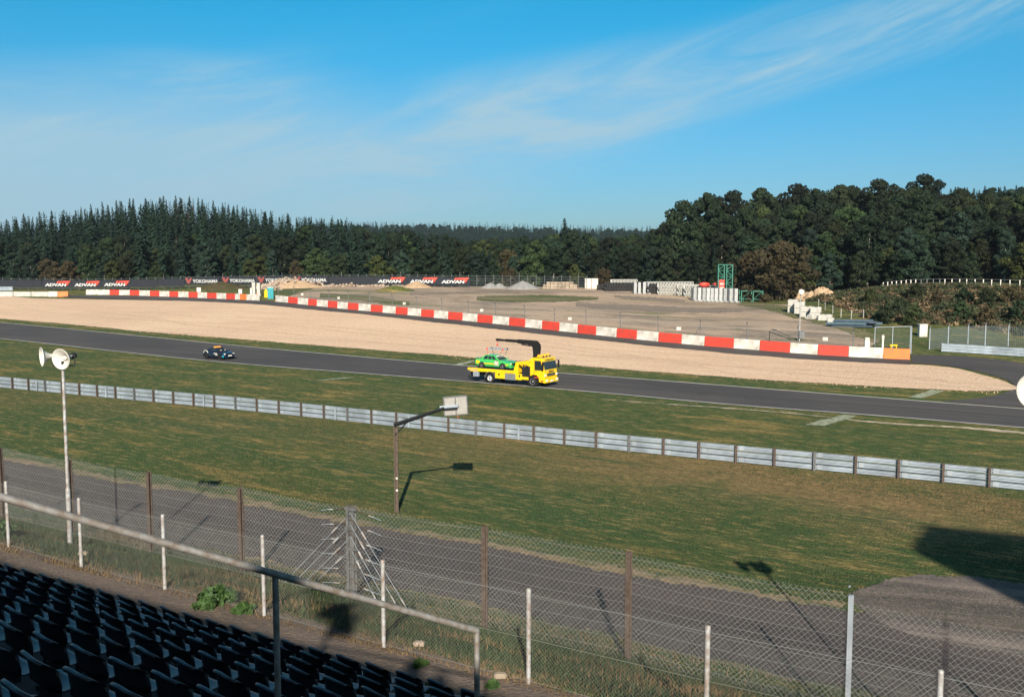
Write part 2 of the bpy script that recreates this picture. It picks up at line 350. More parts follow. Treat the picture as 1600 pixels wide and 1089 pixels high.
def tag(o, label=None, cat=None, group=None, kind=None):
    if label: o['label'] = label
    if cat: o['category'] = cat
    if group: o['group'] = group
    if kind: o['kind'] = kind
    return o
def thing(name, label, cat, loc=(0, 0, 0), rz=0, group=None):
    o = bpy.data.objects.new(name, None); COL.objects.link(o); o.location = loc; o.rotation_euler = (0, 0, rz); o.empty_display_size = .3
    return tag(o, label, cat, group)
def dup(root, loc=None, rz=None, label=None, scale=None):
    c = root.copy(); COL.objects.link(c)
    if loc is not None: c.location = loc
    if rz is not None: c.rotation_euler = (0, 0, rz)
    if scale is not None: c.scale = scale
    if label: c['label'] = label
    for ch in KIDS.get(root.name, []):
        d = ch.copy(); COL.objects.link(d); d.parent = c
        for gch in KIDS.get(ch.name, []):
            e = gch.copy(); COL.objects.link(e); e.parent = d
    return c
KIDS = {}
def remember(root):
    KIDS[root.name] = [o for o in COL.objects if o.parent == root]
    for k in KIDS[root.name]:
        KIDS[k.name] = [o for o in COL.objects if o.parent == k]
    return root
_U20 = "zeroth first second third fourth fifth sixth seventh eighth ninth tenth eleventh twelfth thirteenth fourteenth fifteenth sixteenth seventeenth eighteenth nineteenth".split()
_TENS = {2: ("twenty", "twentieth"), 3: ("thirty", "thirtieth"), 4: ("forty", "fortieth"), 5: ("fifty", "fiftieth"), 6: ("sixty", "sixtieth"), 7: ("seventy", "seventieth"), 8: ("eighty", "eightieth"), 9: ("ninety", "ninetieth")}
def nth(n):
    if n < 20: return _U20[n]
    if n < 100: return _TENS[n//10][1] if n % 10 == 0 else _TENS[n//10][0]+"-"+_U20[n % 10]
    return "hundred-and-"+nth(n-100) if n > 100 else "hundredth"
def text_part(s, name, m, parent, M, width, height, bold=.02, shear=0.0, depth=.01):
    """lettering as a thin solid mesh, in the x,z plane facing -y, centred, fitted to width x height"""
    cu = bpy.data.curves.new('t', 'FONT'); cu.body = s; cu.align_x = 'CENTER'; cu.align_y = 'CENTER'; cu.offset = bold; cu.shear = shear; cu.extrude = .02; cu.resolution_u = 3
    to = bpy.data.objects.new('t', cu); COL.objects.link(to)
    dg = bpy.context.evaluated_depsgraph_get(); me = bpy.data.meshes.new_from_object(to.evaluated_get(dg))
    bpy.data.objects.remove(to); bpy.data.curves.remove(cu)
    co = np.empty(len(me.vertices)*3); me.vertices.foreach_get('co', co); co = co.reshape(-1, 3)
    mn, mx_ = co.min(0), co.max(0); c = (mn+mx_)/2; sz = mx_-mn
    n = np.empty_like(co); n[:, 0] = (co[:, 0]-c[0])/sz[0]*width; n[:, 2] = (co[:, 1]-c[1])/sz[1]*height; n[:, 1] = -(co[:, 2]-c[2])/max(sz[2], 1e-6)*depth
    me.vertices.foreach_set('co', n.ravel()); me.transform(M); me.materials.clear(); me.materials.append(m); me.name = name
    o = bpy.data.objects.new(name, me); COL.objects.link(o); o.parent = parent
    return o
def np_mesh(name, V, F, m, parent=None, smooth=False, uvrand=False):
    """V (n,3), F (m,k) equal sized faces"""
    me = bpy.data.meshes.new(name); V = np.asarray(V, np.float32); F = np.asarray(F, np.int32)
    me.vertices.add(len(V)); me.vertices.foreach_set('co', V.ravel())
    k = F.shape[1]; me.loops.add(F.size); me.loops.foreach_set('vertex_index', F.ravel())
    me.polygons.add(len(F)); me.polygons.foreach_set('loop_start', np.arange(0, F.size, k, dtype=np.int32)); me.polygons.foreach_set('loop_total', np.full(len(F), k, np.int32))
    me.update(calc_edges=True); me.validate()
    if smooth: me.polygons.foreach_set('use_smooth', np.ones(len(me.polygons), bool))
    for mm in (m if isinstance(m, (list, tuple)) else [m]): me.materials.append(mm)
    o = bpy.data.objects.new(name, me); COL.objects.link(o)
    if parent: o.parent = parent
    return o
# ------------------------------------------------------------------ the ground
def resample(pts, step):
    pts = [Vector(p) for p in pts]; d = [0]
    for a, b in zip(pts, pts[1:]): d.append(d[-1]+(b-a).length)
    n = max(2, int(d[-1]/step)+1); out = []
    P = np.array([list(p) for p in pts])
    for k in range(n):
        t = d[-1]*k/(n-1); out.append(Vector([float(np.interp(t, d, P[:, j])) for j in range(P.shape[1])]))
    return out
def smoothpts(pts, it=2):
    for _ in range(it):
        o = [pts[0]]
        for a, b in zip(pts, pts[1:]): o += [a*.75+b*.25, a*.25+b*.75]
        o.append(pts[-1]); pts = o
    return pts
def sheet(name, A, B, m, off=.03, n=200, cols=10, jit=(0, 0), label=None, flat=False):
    """surface between two edge lines of plan points, laid on the terrain"""
    rng = random.Random(name)
    def par(P):
        P = smoothpts([Vector(p[:2]) for p in P], 2); d = [0]
        for a, b in zip(P, P[1:]): d.append(d[-1]+(b-a).length)
        Q = np.array([list(p) for p in P]); t = np.linspace(0, d[-1], n)
        return np.stack([np.interp(t, d, Q[:, 0]), np.interp(t, d, Q[:, 1])], -1)
    a, b = par(A), par(B)
    for arr, j in ((a, jit[0]), (b, jit[1])):
        if j:
            w = np.array([rng.uniform(-1, 1) for _ in range(n)]); w2 = np.array([rng.uniform(-1, 1) for _ in range(n)]); w2 = np.convolve(w2, np.ones(7)/4, 'same')
            dd = (b-a); dd /= np.linalg.norm(dd, axis=1)[:, None]+1e-9
            arr += dd*((w*.45+w2)*j)[:, None]
    t = np.linspace(0, 1, cols+1)[:, None, None]
    G = a[None]*(1-t)+b[None]*t
    X = G[..., 0].ravel(); Y = G[..., 1].ravel(); Z = Tn(X, Y)+off
    F = []
    for r in range(cols):
        for c in range(n-1): F.append((r*n+c, r*n+c+1, (r+1)*n+c+1, (r+1)*n+c))
    o = np_mesh(name, np.stack([X, Y, Z], -1), F, m, smooth=True)
    # face up
    me = o.data
    if me.polygons[0].normal.z < 0: me.flip_normals()
    return tag(o, kind='structure')
def build_ground():
    rr = np.concatenate([np.arange(2, 60, 1.0), np.arange(60, 300, 2.4), 300*1.055**np.arange(0, 46)])
    aa = np.radians(np.concatenate([np.arange(-58, 58, .5), np.arange(58, 302.1, 8)]))
    AA, RR = np.meshgrid(aa, rr); X = (RR*np.sin(AA)).ravel(); Y = (RR*np.cos(AA)).ravel(); Z = Tn(X, Y)
    # far behind the camera the land is level
    na, nr = len(aa), len(rr); F = []
    for r in range(nr-1):
        b = r*na
        for c in range(na-1): F.append((b+c, b+na+c, b+na+c+1, b+c+1))
    V = np.stack([X, Y, Z], -1)
    o = np_mesh('ground', V, F, [M_GRASS, M_FLOOR, M_BANK], smooth=True)
    # forest floor and scrub bank are other soils of the same ground
    nf = len(F); cen = V[np.array(F)].mean(1); idx = np.zeros(nf, np.int32)
    px = 800+FPX*cen[:, 0]/np.maximum(cen[:, 1], 1)
    D = cen[:, 1]; front = np.interp(px, FLX, FLD)
    idx[(D > front+1) & (D > 60)] = 1
    b0 = np.interp(px, [1240, 1300, 1360, 1410, 1480, 1600, 1750], [200, 166, 149, 145, 141, 131, 128]); b1 = np.interp(px, [1240, 1390, 1480, 1600, 1750], [208, 178, 173, 166, 160])
    idx[(px > 1240) & (D > b0) & (D < b1)] = 2
    o.data.polygons.foreach_set('material_index', idx)
    tag(o, kind='structure')
FLX = [-400, 0, 300, 600, 740, 900, 1050, 1160, 1240, 1330, 1400, 1500, 1600, 1900]
FLD = [285, 276, 268, 252, 252, 252, 248, 226, 205, 200, 198, 196, 190, 184]
build_ground()
# roads and beds
A = [atz(a, b, 0) for a, b in NEAR_EDGE_PX]; B = [atz(a, b, 0) for a, b in FAR_EDGE_PX]
sheet('race_track', A, B, M_ASPH, .03, 240, 6)
def offset_line(P, d0, d1):
    P = [Vector(p[:2]) for p in P]; o0, o1 = [], []
    for i, p in enumerate(P):
        t = (P[min(i+1, len(P)-1)]-P[max(i-1, 0)]).normalized(); nn = Vector((-t.y, t.x))
        o0.append(p+nn*d0); o1.append(p+nn*d1)
    return o0, o1
a, b = offset_line(A, .10, .33); sheet('track_edge_line_near', a, b, M_LINE, .042, 300, 1)
a, b = offset_line(B, -.34, -.09); sheet('track_edge_line_far', a, b, M_LINE, .042, 300, 1)
WALL_PX = [(137, 460.5), (200, 461.3), (300, 465), (400, 470)]
WALL2_PX = [(432, 471.5), (480, 477), (540, 483.5), (600, 489), (660, 495), (720, 501), (780, 507), (860, 516), (940, 525), (1020, 533.5), (1100, 541), (1180, 547.5), (1260, 554), (1340, 559), (1422, 563)]
WALL = [g(*p) for p in WALL_PX]; WALL2 = [g(*p) for p in WALL2_PX]
gn = [g(*p) for p in [(-300, 478), (0, 497), (100, 506), (200, 516), (300, 524.5), (400, 532.5), (560, 545), (740, 559), (920, 573), (1100, 587), (1266, 599), (1442, 608), (1540, 613), (1588, 609)]]
gf = [g(*p) for p in [(-300, 462), (0, 465), (140, 467), (300, 470), (400, 475), (470, 482), (600, 494), (780, 514), (940, 532), (1100, 549), (1260, 562), (1422, 569.5), (1490, 574), (1560, 592), (1590, 606)]]
sheet('gravel_trap', gn, gf, M_GRAVEL, .05, 320, 24, jit=(.35, .25))
wl = WALL+WALL2
a = [g(*p) for p in [(100, 465), (200, 468), (300, 470.5), (400, 476), (470, 483), (600, 495), (780, 515), (940, 533), (1100, 550), (1260, 563), (1422, 571)]]
b = [g(*p) for p in [(100, 461), (200, 462), (300, 465), (400, 470), (470, 476), (600, 489), (780, 507), (940, 525), (1100, 541), (1260, 554), (1422, 563)]]
sheet('service_lane', a, b, M_ASPH, .07, 260, 4, jit=(.3, 0))
# escape road that swings round the end of the gravel to join the track
a = [g(*p) for p in [(1424, 568), (1490, 572), (1560, 588), (1594, 604), (1560, 620), (1470, 628)]]
b = [g(*p) for p in [(1424, 555), (1500, 556), (1600, 567), (1720, 590), (1780, 632), (1760, 650)]]
sheet('escape_road', a, b, M_ASPH, .045, 120, 10, jit=(.15, .1))
# paddock yard
a = [g(*p) for p in [(436, 469), (540, 479), (660, 491), (780, 502), (940, 520), (1100, 536), (1260, 549), (1350, 552)]]
b = [g(*p) for p in [(500, 449), (560, 448), (640, 449), (780, 448), (900, 449), (1040, 461), (1160, 470), (1240, 476), (1300, 505), (1375, 530)]]
sheet('paddock_yard', a, b, M_YARD, .06, 160, 26, jit=(.3, .6))
# turf creeping over the yard
M_YT = layered('yard_turf', [(.085, .105, .028), (6, 2, .4, .44, .60, (.24, .19, .12), .8), (1, 1, 2, .5, .66, (.30, .23, .16), .7), (5, 1.5, .6, .5, .64, (.05, .08, .02), .6)], bump=.8, bumpscale=6)
for lo, hi in (([(745, 470), (800, 473), (880, 472), (935, 468)], [(745, 464), (800, 461.5), (880, 462), (935, 465)]),
               ([(1150, 477), (1230, 494), (1300, 512), (1372, 538)], [(1165, 470), (1240, 480), (1290, 500), (1376, 528)]),
               ([(500, 466), (560, 470), (640, 478)], [(500, 459), (560, 461), (640, 472)]),
               ):
    sheet('yard_turf', [g(*p) for p in lo], [g(*p) for p in hi], M_YT, .085, 180, 6, jit=(1.2, 1.4))
M_YG = layered('yard_chippings', [(.25, .205, .165), (6, 2, .4, .44, .60, (.30, .23, .17), .8), (1, 1, 2, .5, .66, (.10, .09, .085), .7)], bump=.8, bumpscale=6)
for lo, hi in (([(900, 480), (1000, 486), (1100, 490), (1160, 488)], [(900, 474), (1000, 477), (1100, 482), (1160, 484)]), ([(640, 462), (720, 460), (800, 457)], [(640, 458), (720, 456), (800, 455)]), ([(960, 466), (1020, 470), (1070, 473)], [(960, 462), (1020, 465), (1070, 469)])):
    sheet('yard_chippings', [g(*p) for p in lo], [g(*p) for p in hi], M_YG, .09, 160, 5, jit=(1.6, 1.8))
# service road at the foot of the stand
def srow(s, t0, t1, n=12): return [Vector(st(s+.25*math.sin(k*1.9), t0+(t1-t0)*k/(n-1))) for k in range(n)]
a = srow(28.9, -60, 40); b = srow(35.8, -60, 40)
sheet('service_road', a, b, M_ROAD, .03, 300, 8, jit=(.25, .35))
M_VERGE = layered('dusty_verge', [(.24, .17, .10), (3, 1, .9, .42, .6, (.10, .10, .035), .8), (1, 1, 5, .48, .68, (.36, .27, .17), .6), (1, 1, 2, .5, .66, (.05, .07, .02), .7)], bump=.8, bumpscale=12, ang=31.4)
sheet('road_verge', srow(35.4, -60, -8), srow(36.1, -60, -8), M_VERGE, .038, 400, 3, jit=(.30, .35))
sheet('road_verge', srow(28.7, -60, 40), srow(29.1, -60, 40), M_VERGE, .038, 400, 3, jit=(.25, .30))
a = [g(*p) for p in [(1325, 931), (1360, 917), (1400, 903), (1450, 897), (1530, 903), (1600, 912), (1720, 925)]]
b = [g(*p) for p in [(1328, 937), (1375, 975), (1430, 995), (1500, 1010), (1560, 1020), (1640, 1040), (1760, 1060)]]
M_TURN = layered('dusty_asphalt', [(.15, .125, .115), (3, .7, .35, .44, .56, (.085, .072, .070), .9), (6, .5, .5, .52, .62, (.26, .21, .18), .7), (1, 1, 14, .5, .64, (.34, .28, .23), .55), (1, 1, 6, .5, .7, (.05, .045, .045), .5)], rough=.95, bump=.7, bumpscale=14, ang=20)
sheet('road_turnout', a, b, M_TURN, .036, 90, 8, jit=(.25, 0))
a = srow(16.9, -60, 30); b = srow(19.2, -60, 30)
sheet('stand_footpath', a, b, M_STRIP, .02, 200, 5, jit=(0, .25))
# upper road on the bank
a = [Vector(pD(x, d, 0)[:2]) for x, d in [(1375, 180), (1480, 174), (1600, 167), (1800, 160)]]
b = [Vector(pD(x, d, 0)[:2]) for x, d in [(1375, 190), (1480, 186), (1600, 180), (1800, 173)]]
sheet('upper_road', a, b, M_ROAD, .05, 60, 4)
M_SKID = mat('tyre_rubber_mark', (.030, .028, .029), .8, col2=(.070, .065, .064), scale=.8)
for (pts, w) in (([(930, 592), (1000, 598), (1060, 606), (1105, 618)], .22), ([(936, 590), (1006, 596), (1068, 604), (1116, 617)], .22), ([(120, 522), (260, 540), (420, 556), (560, 568)], .3), ([(600, 577), (700, 585), (860, 598), (1100, 617)], .25), ([(1180, 624), (1320, 637), (1480, 648), (1620, 660)], .3)):
    c = [atz(x, y, 0) for x, y in pts]; sheet('tyre_mark', [Vector(p[:2])-VV*w/2 for p in c], [Vector(p[:2])+VV*w/2 for p in c], M_SKID, .036, 60, 1, jit=(.03, .03))
M_FUR = mat('raked_gravel', (.50, .35, .24), .95, col2=(.70, .49, .34), scale=1.5, bump=.6)
for k, (pts, w) in enumerate((([(30, 482), (200, 498), (420, 519), (640, 541), (900, 562)], .5), ([(60, 475), (300, 494), (560, 521), (840, 549), (1100, 573)], .4), ([(500, 510), (700, 527), (900, 548), (1180, 578), (1400, 598)], .5), ([(1090, 570), (1230, 577), (1360, 583), (1480, 596)], .6), ([(130, 487), (180, 490), (240, 498), (300, 508)], .9), ([(820, 530), (960, 551), (1060, 566), (1150, 586)], .35))):
    c = [g(x, y) for x, y in pts]; sheet('gravel_furrow', [Vector(p[:2])-VV*w/2 for p in c], [Vector(p[:2])+VV*w/2 for p in c], M_FUR, .062, 160, 1, jit=(.2, .2))
# paint marks on the grass
def mark(p, m=M_CHALK, off=.035):
    q = [g(*x) for x in p]; sheet('painted_mark', [q[0], (q[0]+q[1])/2, q[1]], [q[3], (q[2]+q[3])/2, q[2]], m, off, 30, 4, jit=(.12, .12))
mark([(1257, 664), (1318, 648.5), (1340, 650.5), (1287, 666)])
mark([(1418, 621), (1455, 609.5), (1477, 611), (1440, 622.5)])
mark([(708, 570), (738, 563), (743, 564), (722, 571)])
mark([(490, 595.5), (540, 590), (556, 590), (505, 595)])
rut = [(936, 624), (1000, 629), (1080, 634), (1160, 640), (1240, 646), (1320, 655), (1350, 659), (1420, 664), (1500, 668), (1560, 673), (1650, 682)]
wid = [.25, .3, .3, .35, .35, .35, .6, .75, .8, 1.2, 1.0]
c = [g(*p) for p in rut]
sheet('gravel_rut', [Vector(p[:2])-VV*w/2 for p, w in zip(c, wid)], [Vector(p[:2])+VV*w/2 for p, w in zip(c, wid)], mat('spilled_gravel', (.66, .53, .40), .95, col2=(.20, .17, .08), scale=.9), .03, 260, 2, jit=(.15, .15))
# ------------------------------------------------------------------ grandstand
Z0, S_FR, ROWD, ROWH = 2.9, 16.3, 1.35, .586
def tread(i): return Z0 + ROWH*i
stand = thing('grandstand', 'concrete grandstand terrace carrying the rows of dark blue seats', 'grandstand', (0, 0, 0))
mb = MB(); prof = [(16.80, 2.4), (16.80, Z0)]
s = 16.80; z = Z0
for i in range(1, 18):
    s = 16.80-ROWD*i - (0 if i else 0)
    prof += [(s, tread(i-1)), (s, tread(i))]
prof += [(-7.4, tread(17)), (-7.4, 2.4)]
vs, n = [], len(prof)
for t in (-45, 34):
    for (s, z) in prof: p = st(s, t); vs.append((p[0], p[1], z))
fs = [(i, i+1, n+i+1, n+i) for i in range(n-1)] + [tuple(range(n-1, -1, -1)), tuple(range(n, 2*n))]
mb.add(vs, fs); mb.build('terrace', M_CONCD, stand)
def stbox(mb, s0, s1, t0, t1, z0, z1):
    P = [st(s0, t0), st(s1, t0), st(s1, t1), st(s0, t1)]
    v = [(p[0], p[1], z0) for p in P]+[(p[0], p[1], z1) for p in P]
    mb.add(v, [(0, 3, 2, 1), (4, 5, 6, 7), (0, 1, 5, 4), (1, 2, 6, 5), (2, 3, 7, 6), (3, 0, 4, 7)])
WALL_TOP = Z0 + (17.95+7.4)*SUN_TAN/.843  # unseen wall added behind the seats, its height set to shade them
mb = MB(); stbox(mb, -7.9, -7.41, -60, 45, 2.4, WALL_TOP)
for k in range(12): stbox(mb, -8.4, -7.9, -58+k*9, -57.4+k*9, 2.4, WALL_TOP-.2)
mb.build('rear_shade_wall', M_CONC, stand)
for (tx, ty, tz, w) in ((-4.8, 27.5, 2.4, .62), (-2.2, 22.2, 2.9, .42), (-1.55, 21.6, 2.9, .34)):  # unseen shapes added above the wall to cast blob shadows on the slope
    Lc = (sval(tx, ty)+7.65)/.843; cx, cy, cz = tx-SUN_A*Lc, ty-Lc, tz+Lc*SUN_TAN
    mst = thing('shadow_caster_mast', '%s unseen shadow caster added on a mast on the rear shade wall' % {.62: 'largest', .42: 'middle sized', .34: 'smallest'}[w], 'loudspeaker', (cx, cy, WALL_TOP), 0, 'added shadow casters on the rear shade wall')
    MB().tube((0, 0, -.01), (0, 0, cz-WALL_TOP), .06, 8).build('mast', M_DARK, mst)
    for a in range(3): MB().bbox((w*.55*math.cos(a*2.1), w*.55*math.sin(a*2.1), cz-WALL_TOP+w*(a-.8)*.7), (w*1.1, w, w*1.2), .12, rz=a*.9).build('shadow_caster_box', M_DARK, mst)
# unseen roof slab added off to the right, shaped to cast the shadow on the grass
Lr = 45.0
def cast(px, py, dx=0, dy=0):
    p = atz(px, py, 0); return (p.x-SUN_A*Lr+dx, p.y-Lr+dy)
rp = [cast(1462, 830), cast(1437, 866), cast(1602, 948), cast(1760, 1030), (44, -24), (46, -12), cast(1790, 862)]
roof = thing('added_shadow_roof', 'unseen flat roof slab added beyond the right edge to shadow the grass', 'roof', (0, 0, 0))
zr = Lr*SUN_TAN; n = len(rp)
mb = MB(); mb.add([(x, y, zr) for x, y in rp]+[(x, y, zr+.5) for x, y in rp], [tuple(range(n)), tuple(range(2*n-1, n-1, -1))]+[(i, n+i, n+(i+1) % n, (i+1) % n) for i in range(n)])
mb.build('shadow_slab', M_GALVD, roof)
mb = MB()
for (x, y) in ((30, -8), (36, -12), (40, -18)): mb.tube((x, y, 2.5), (x, y, zr), .25, 10)
mb.build('column', M_GALVD, roof)
# seats
def make_seat():
    o = thing('stadium_seat', 'dark blue plastic stadium seat', 'seat', (0, 0, 0), 0, 'rows of dark blue seats on the shaded terrace')
    # local x across, y forward (to the track), z up; the shell is one moulded piece
    W = .225; prof = [(-.205, .80, .80), (-.20, .825, .86), (-.165, .83, .90), (-.13, .78, .96), (-.12, .66, 1), (-.10, .52, 1), (-.05, .45, 1), (.06, .43, 1), (.20, .44, .98), (.25, .43, .92), (.255, .39, .88)]
    nx = 8; V = []; F = []
    for (y, z, w) in prof:
        for k in range(nx+1):
            u = -1+2*k/nx; dip = .035*(u*u)
            zz = z + (-.045*abs(u)**3 if z > .7 else dip)
            yy = y + (.05*u*u if z > .46 else 0)
            if z > .7: yy -= .075*max(0, u+.15)**1.0*(z-.7)/.13; zz += .02*u*u
            V.append((u*W*w, yy, zz))
    n = len(prof)
    for r in range(n-1):
        for k in range(nx): F.append((r*(nx+1)+k, (r+1)*(nx+1)+k, (r+1)*(nx+1)+k+1, r*(nx+1)+k+1))
    # give it thickness
    m = len(V); V2 = [(x*.97, y+.014, z-.018) for x, y, z in V]
    F2 = [tuple(reversed([i+m for i in f])) for f in F]
    B = []
    def seam(a, b): B.append((a, b, b+m, a+m))
    for r in range(n-1): seam((r+1)*(nx+1), r*(nx+1)); seam(r*(nx+1)+nx, (r+1)*(nx+1)+nx)
    for k in range(nx): seam(k, k+1); seam((n-1)*(nx+1)+k+1, (n-1)*(nx+1)+k)
    nb = 5
    def shell(rows, name):
        mb = MB(); lo, hi = rows
        keep2 = []
        for f in F+F2+B:
            r0 = min((i % m)//(nx+1) for i in f); r1 = max((i % m)//(nx+1) for i in f)
            if lo <= r0 and r1 <= hi: keep2.append(f)
        used = sorted({i for f in keep2 for i in f}); mp = {a: b for b, a in enumerate(used)}; mb.add([(V+V2)[i] for i in used], [tuple(mp[i] for i in f) for f in keep2], smooth=True); return mb.build(name, M_SEAT, o)
    shell((0, 5), 'backrest'); shell((5, n-1), 'seat_pan')
    mb = MB(); mb.box((0, -.02, .40), (.30, .05, .05)); mb.box((0, -.16, .20), (.05, .05, .42)); mb.box((0, -.09, .385), (.05, .18, .04)); mb.box((0, -.16, .012), (.16, .14, .02))
    mb.build('bracket', M_DARK, o)
    for c in COL.objects:
        if c.parent == o: c.data.transform(Matrix.Diagonal((1.50, 1.3, 1.2, 1)))
    return remember(o)
seat0 = make_seat(); first = True
srz = -math.atan2(NS.x, NS.y)
vis = []
for i in range(0, 15):
    s = S_FR - ROWD*i
    for k in range(-45, 10):
        t = .83*k + (.21*(i % 3))
        x, y = st(s, t); q = proj((x, y, tread(i)+.8)); q2 = proj((x, y, tread(i)+.3))
        if -45 < q[0] < 800 and q[1] < 1135 and y > 3:
            vis.append((i, q[0], x, y, q))
cnt = 0
for i in range(15):
    row = sorted([v for v in vis if v[0] == i], key=lambda v: v[1]); c = 0
    nb_ = nl_ = 0
    for v in row:
        inside = v[4][0] > 2 and v[4][1] < 1087
        if inside: c += 1
        if c == 0 and not v[4][1] > 1087: nl_ += 1; lab = 'blue seat cut by the left edge, %s such seat in the %s row from front' % (nth(nl_), nth(i+1))
        elif not inside: nb_ += 1; lab = 'blue seat cut by the bottom edge, %s such seat in the %s row from front' % (nth(nb_), nth(i+1))
        else: lab = 'dark blue seat, %s from left in the %s row from the front' % (nth(c), nth(i+1))
        if (i == 6 and c == 7) or (i == 3 and c == 15): continue
        if cnt >= 420: break
        rz = srz+random.uniform(-.06, .06); loc = (v[2], v[3], tread(i))
        if first: seat0.location = loc; seat0.rotation_euler = (random.uniform(-.02, .02), 0, rz); seat0['label'] = lab; first = False
        else: dup(seat0, loc, rz, lab)
        cnt += 1
print('seats', cnt)
# stair rail
hr = thing('handrail', 'grey steel handrail with round top pipe sloping down over the seats', 'handrail')
P0 = atY(0, 776, 7.3); P1 = atY(745, 985, 9.5)
def inv(t): return 1/((1-t)/7.3+t/9.5)
def railpt(px, py): return atY(px, py, inv(px/745))
Pa = railpt(-160, 731); Pm = railpt(430, 896.6); P1 = railpt(745, 985)
M_RAILM = mat('worn_galvanised_rail', (.33, .33, .32), .6, .35, col2=(.20, .16, .13), scale=14)
mb = MB(); mb.tube(Pa, P1, .031, 16); mb.lathe([(0, .031), (.02, .026), (.031, 0), (.026, -.02)], 12, Matrix.Translation(P1)); mb.build('top_pipe', M_RAILM, hr)
for P, lab in ((Pm, None), (P1, None), (railpt(-140, 737), None)):
    sv = sval(P.x, P.y); zt = tread(max(0, int((16.80-sv)/ROWD)+0))
    mb = MB(); mb.tube((P.x, P.y, zt), (P.x, P.y, P.z-.01), .028, 14); mb.tube((P.x, P.y, zt), (P.x, P.y, zt+.012), .08, 14); mb.build('post', M_RAILM, hr)
# ------------------------------------------------------------------ chain link fences near the stand
def link_bay(mb, A, B, h0, h1, pitch, r, top=.05, sag=0):
    """diagonal wires between two post feet A and B, height h above the ground line"""
    A, B = Vector(A), Vector(B); d = Vector((B.x-A.x, B.y-A.y, 0)); L = d.length; d.normalize()
    nrm = Vector((-d.y, d.x, 0))
    def P(a, b):
        f = a/L; wob = .012*math.sin(a*5.1+b*3)+.02*math.sin(a*1.3)*math.sin(b*2.1)
        return Vector((A.x+d.x*a, A.y+d.y*a, A.z+(B.z-A.z)*f+b - sag*math.sin(math.pi*f)*b/h1)) + nrm*wob
    n = int((L+h1)/pitch)+2
    for sgn in (1, -1):
        for k in range(-1, n+1):
            c = k*pitch if sgn < 0 else k*pitch - h1   # at b=0: a=c
            b0, b1 = h0, h1
            a0, a1 = c+sgn*b0, c+sgn*b1
            # clip to 0..L
            def clip(b0, b1):
                lo, hi = (0-c)/sgn, (L-c)/sgn
                if lo > hi: lo, hi = hi, lo
                return max(b0, lo), min(b1, hi)
            q0, q1 = clip(b0, b1)
            if q1-q0 < .05: continue
            topend = q1 >= h1-1e-6
            qe = q1 + (top if topend else 0)
            ns = 3; pts = [P(c+sgn*(q0+(qe-q0)*j/ns), q0+(qe-q0)*j/ns) for j in range(ns+1)]
            for a, b in zip(pts, pts[1:]): mb.tube(a, b, r, 3, cap=False, smooth=False)
low = thing('chain_link_fence', 'low silver chain link fence with slim silver posts beside the footpath of the stand', 'fence')
LOWP = [(-235, 703), (-115, 729), (9, 754), (123, 780), (254, 806), (410, 838), (598, 877), (826, 922), (1106, 980), (1470, 1050), (1960, 1145)]
H_LOW = 2.2; lowpts = []
for px, py in LOWP:
    p = atz(px, py, 2.9+H_LOW); lowpts.append(Vector((p.x, p.y, T(p.x, p.y))))
for i, p in enumerate(lowpts):
    mb = MB(); mb.tube((p.x, p.y, p.z-.3), (p.x, p.y, 2.9+H_LOW), .054, 12); mb.lathe([(.060, 0), (.056, .035), (.03, .055), (0, .06)], 12, Matrix.Translation((p.x, p.y, 2.9+H_LOW-.005)))
    for zz in (.3, 1.1, 1.9): mb.tube((p.x, p.y, p.z+zz), (p.x, p.y, p.z+zz+.02), .053, 12)
    mb.build('post', M_SILVER, low)
for i, (a, b) in enumerate(zip(lowpts, lowpts[1:])):
    mb = MB(); off = Vector((NS.x, NS.y, 0))*.06
    link_bay(mb, a+off, b+off, .03, 2.12, .100, .0019, .03); mb.build('wire_mesh', M_WIRELOW, low)
mb = MB()
for zz in (.06, 1.05, 2.08):
    for a, b in zip(lowpts, lowpts[1:]): mb.tube(a+off+Vector((0, 0, zz)), b+off+Vector((0, 0, zz)), .004, 4, cap=False)
mb.build('tension_wire', M_WIRE, low)
tall = thing('debris_fence', 'tall chain link safety fence with brown steel posts beside the service road', 'fence')
TALLP = [(-240, 655, 0), (-120, 678, 0), (0, 700, 0), (108, 718, 2), (232, 737, 0), (375, 762, 0), (548, 790, 3), (757, 822, 0), (983, 862, 0), (1330, 930, 1), (1790, 1035, 0)]
H_T = 3.5; tp = []
for px, py, kd in TALLP:
    p = atz(px, py, .5+H_T); tp.append((Vector((p.x, p.y, T(p.x, p.y))), kd))
def hpost(mb, p, h, w=.13, dd=.10, rz=0):
    t = .03
    M = Matrix.Translation(p) @ Matrix.Rotation(rz, 4, 'Z')
    mb.box((0, 0, h/2-.2), (t, dd, h+.4), M); mb.box((-0, dd/2, h/2-.2), (w, t, h+.4), M); mb.box((0, -dd/2, h/2-.2), (w, t, h+.4), M)
rzt = math.atan2(TS.y, TS.x)
for p, kd in tp:
    top = .5+H_T-p.z; mb = MB()
    if kd == 3:
        hpost(mb, p-Vector((.09, 0, 0)), top, .11, .12, rzt); hpost(mb, p+Vector((.09, 0, 0)), top, .11, .12, rzt)
        for zz in (.5, 1.2, 1.9, 2.6, 3.3): mb.box((p.x, p.y-.09, p.z+zz), (.52, .05, .09), rz=rzt)
        mb.build('strainer_post', M_GALVD, tall)
    else:
        hpost(mb, p, top, .11 if kd == 1 else .15, .10 if kd == 1 else .13, rzt)
        for j in range(9): mb.box((p.x, p.y+.13, p.z+.35+j*.38), (.04, .08, .03), rz=rzt)
        o = mb.build('post', M_GALV if kd == 1 else M_RUSTY, tall)
offt = Vector((NS.x, NS.y, 0))*.09
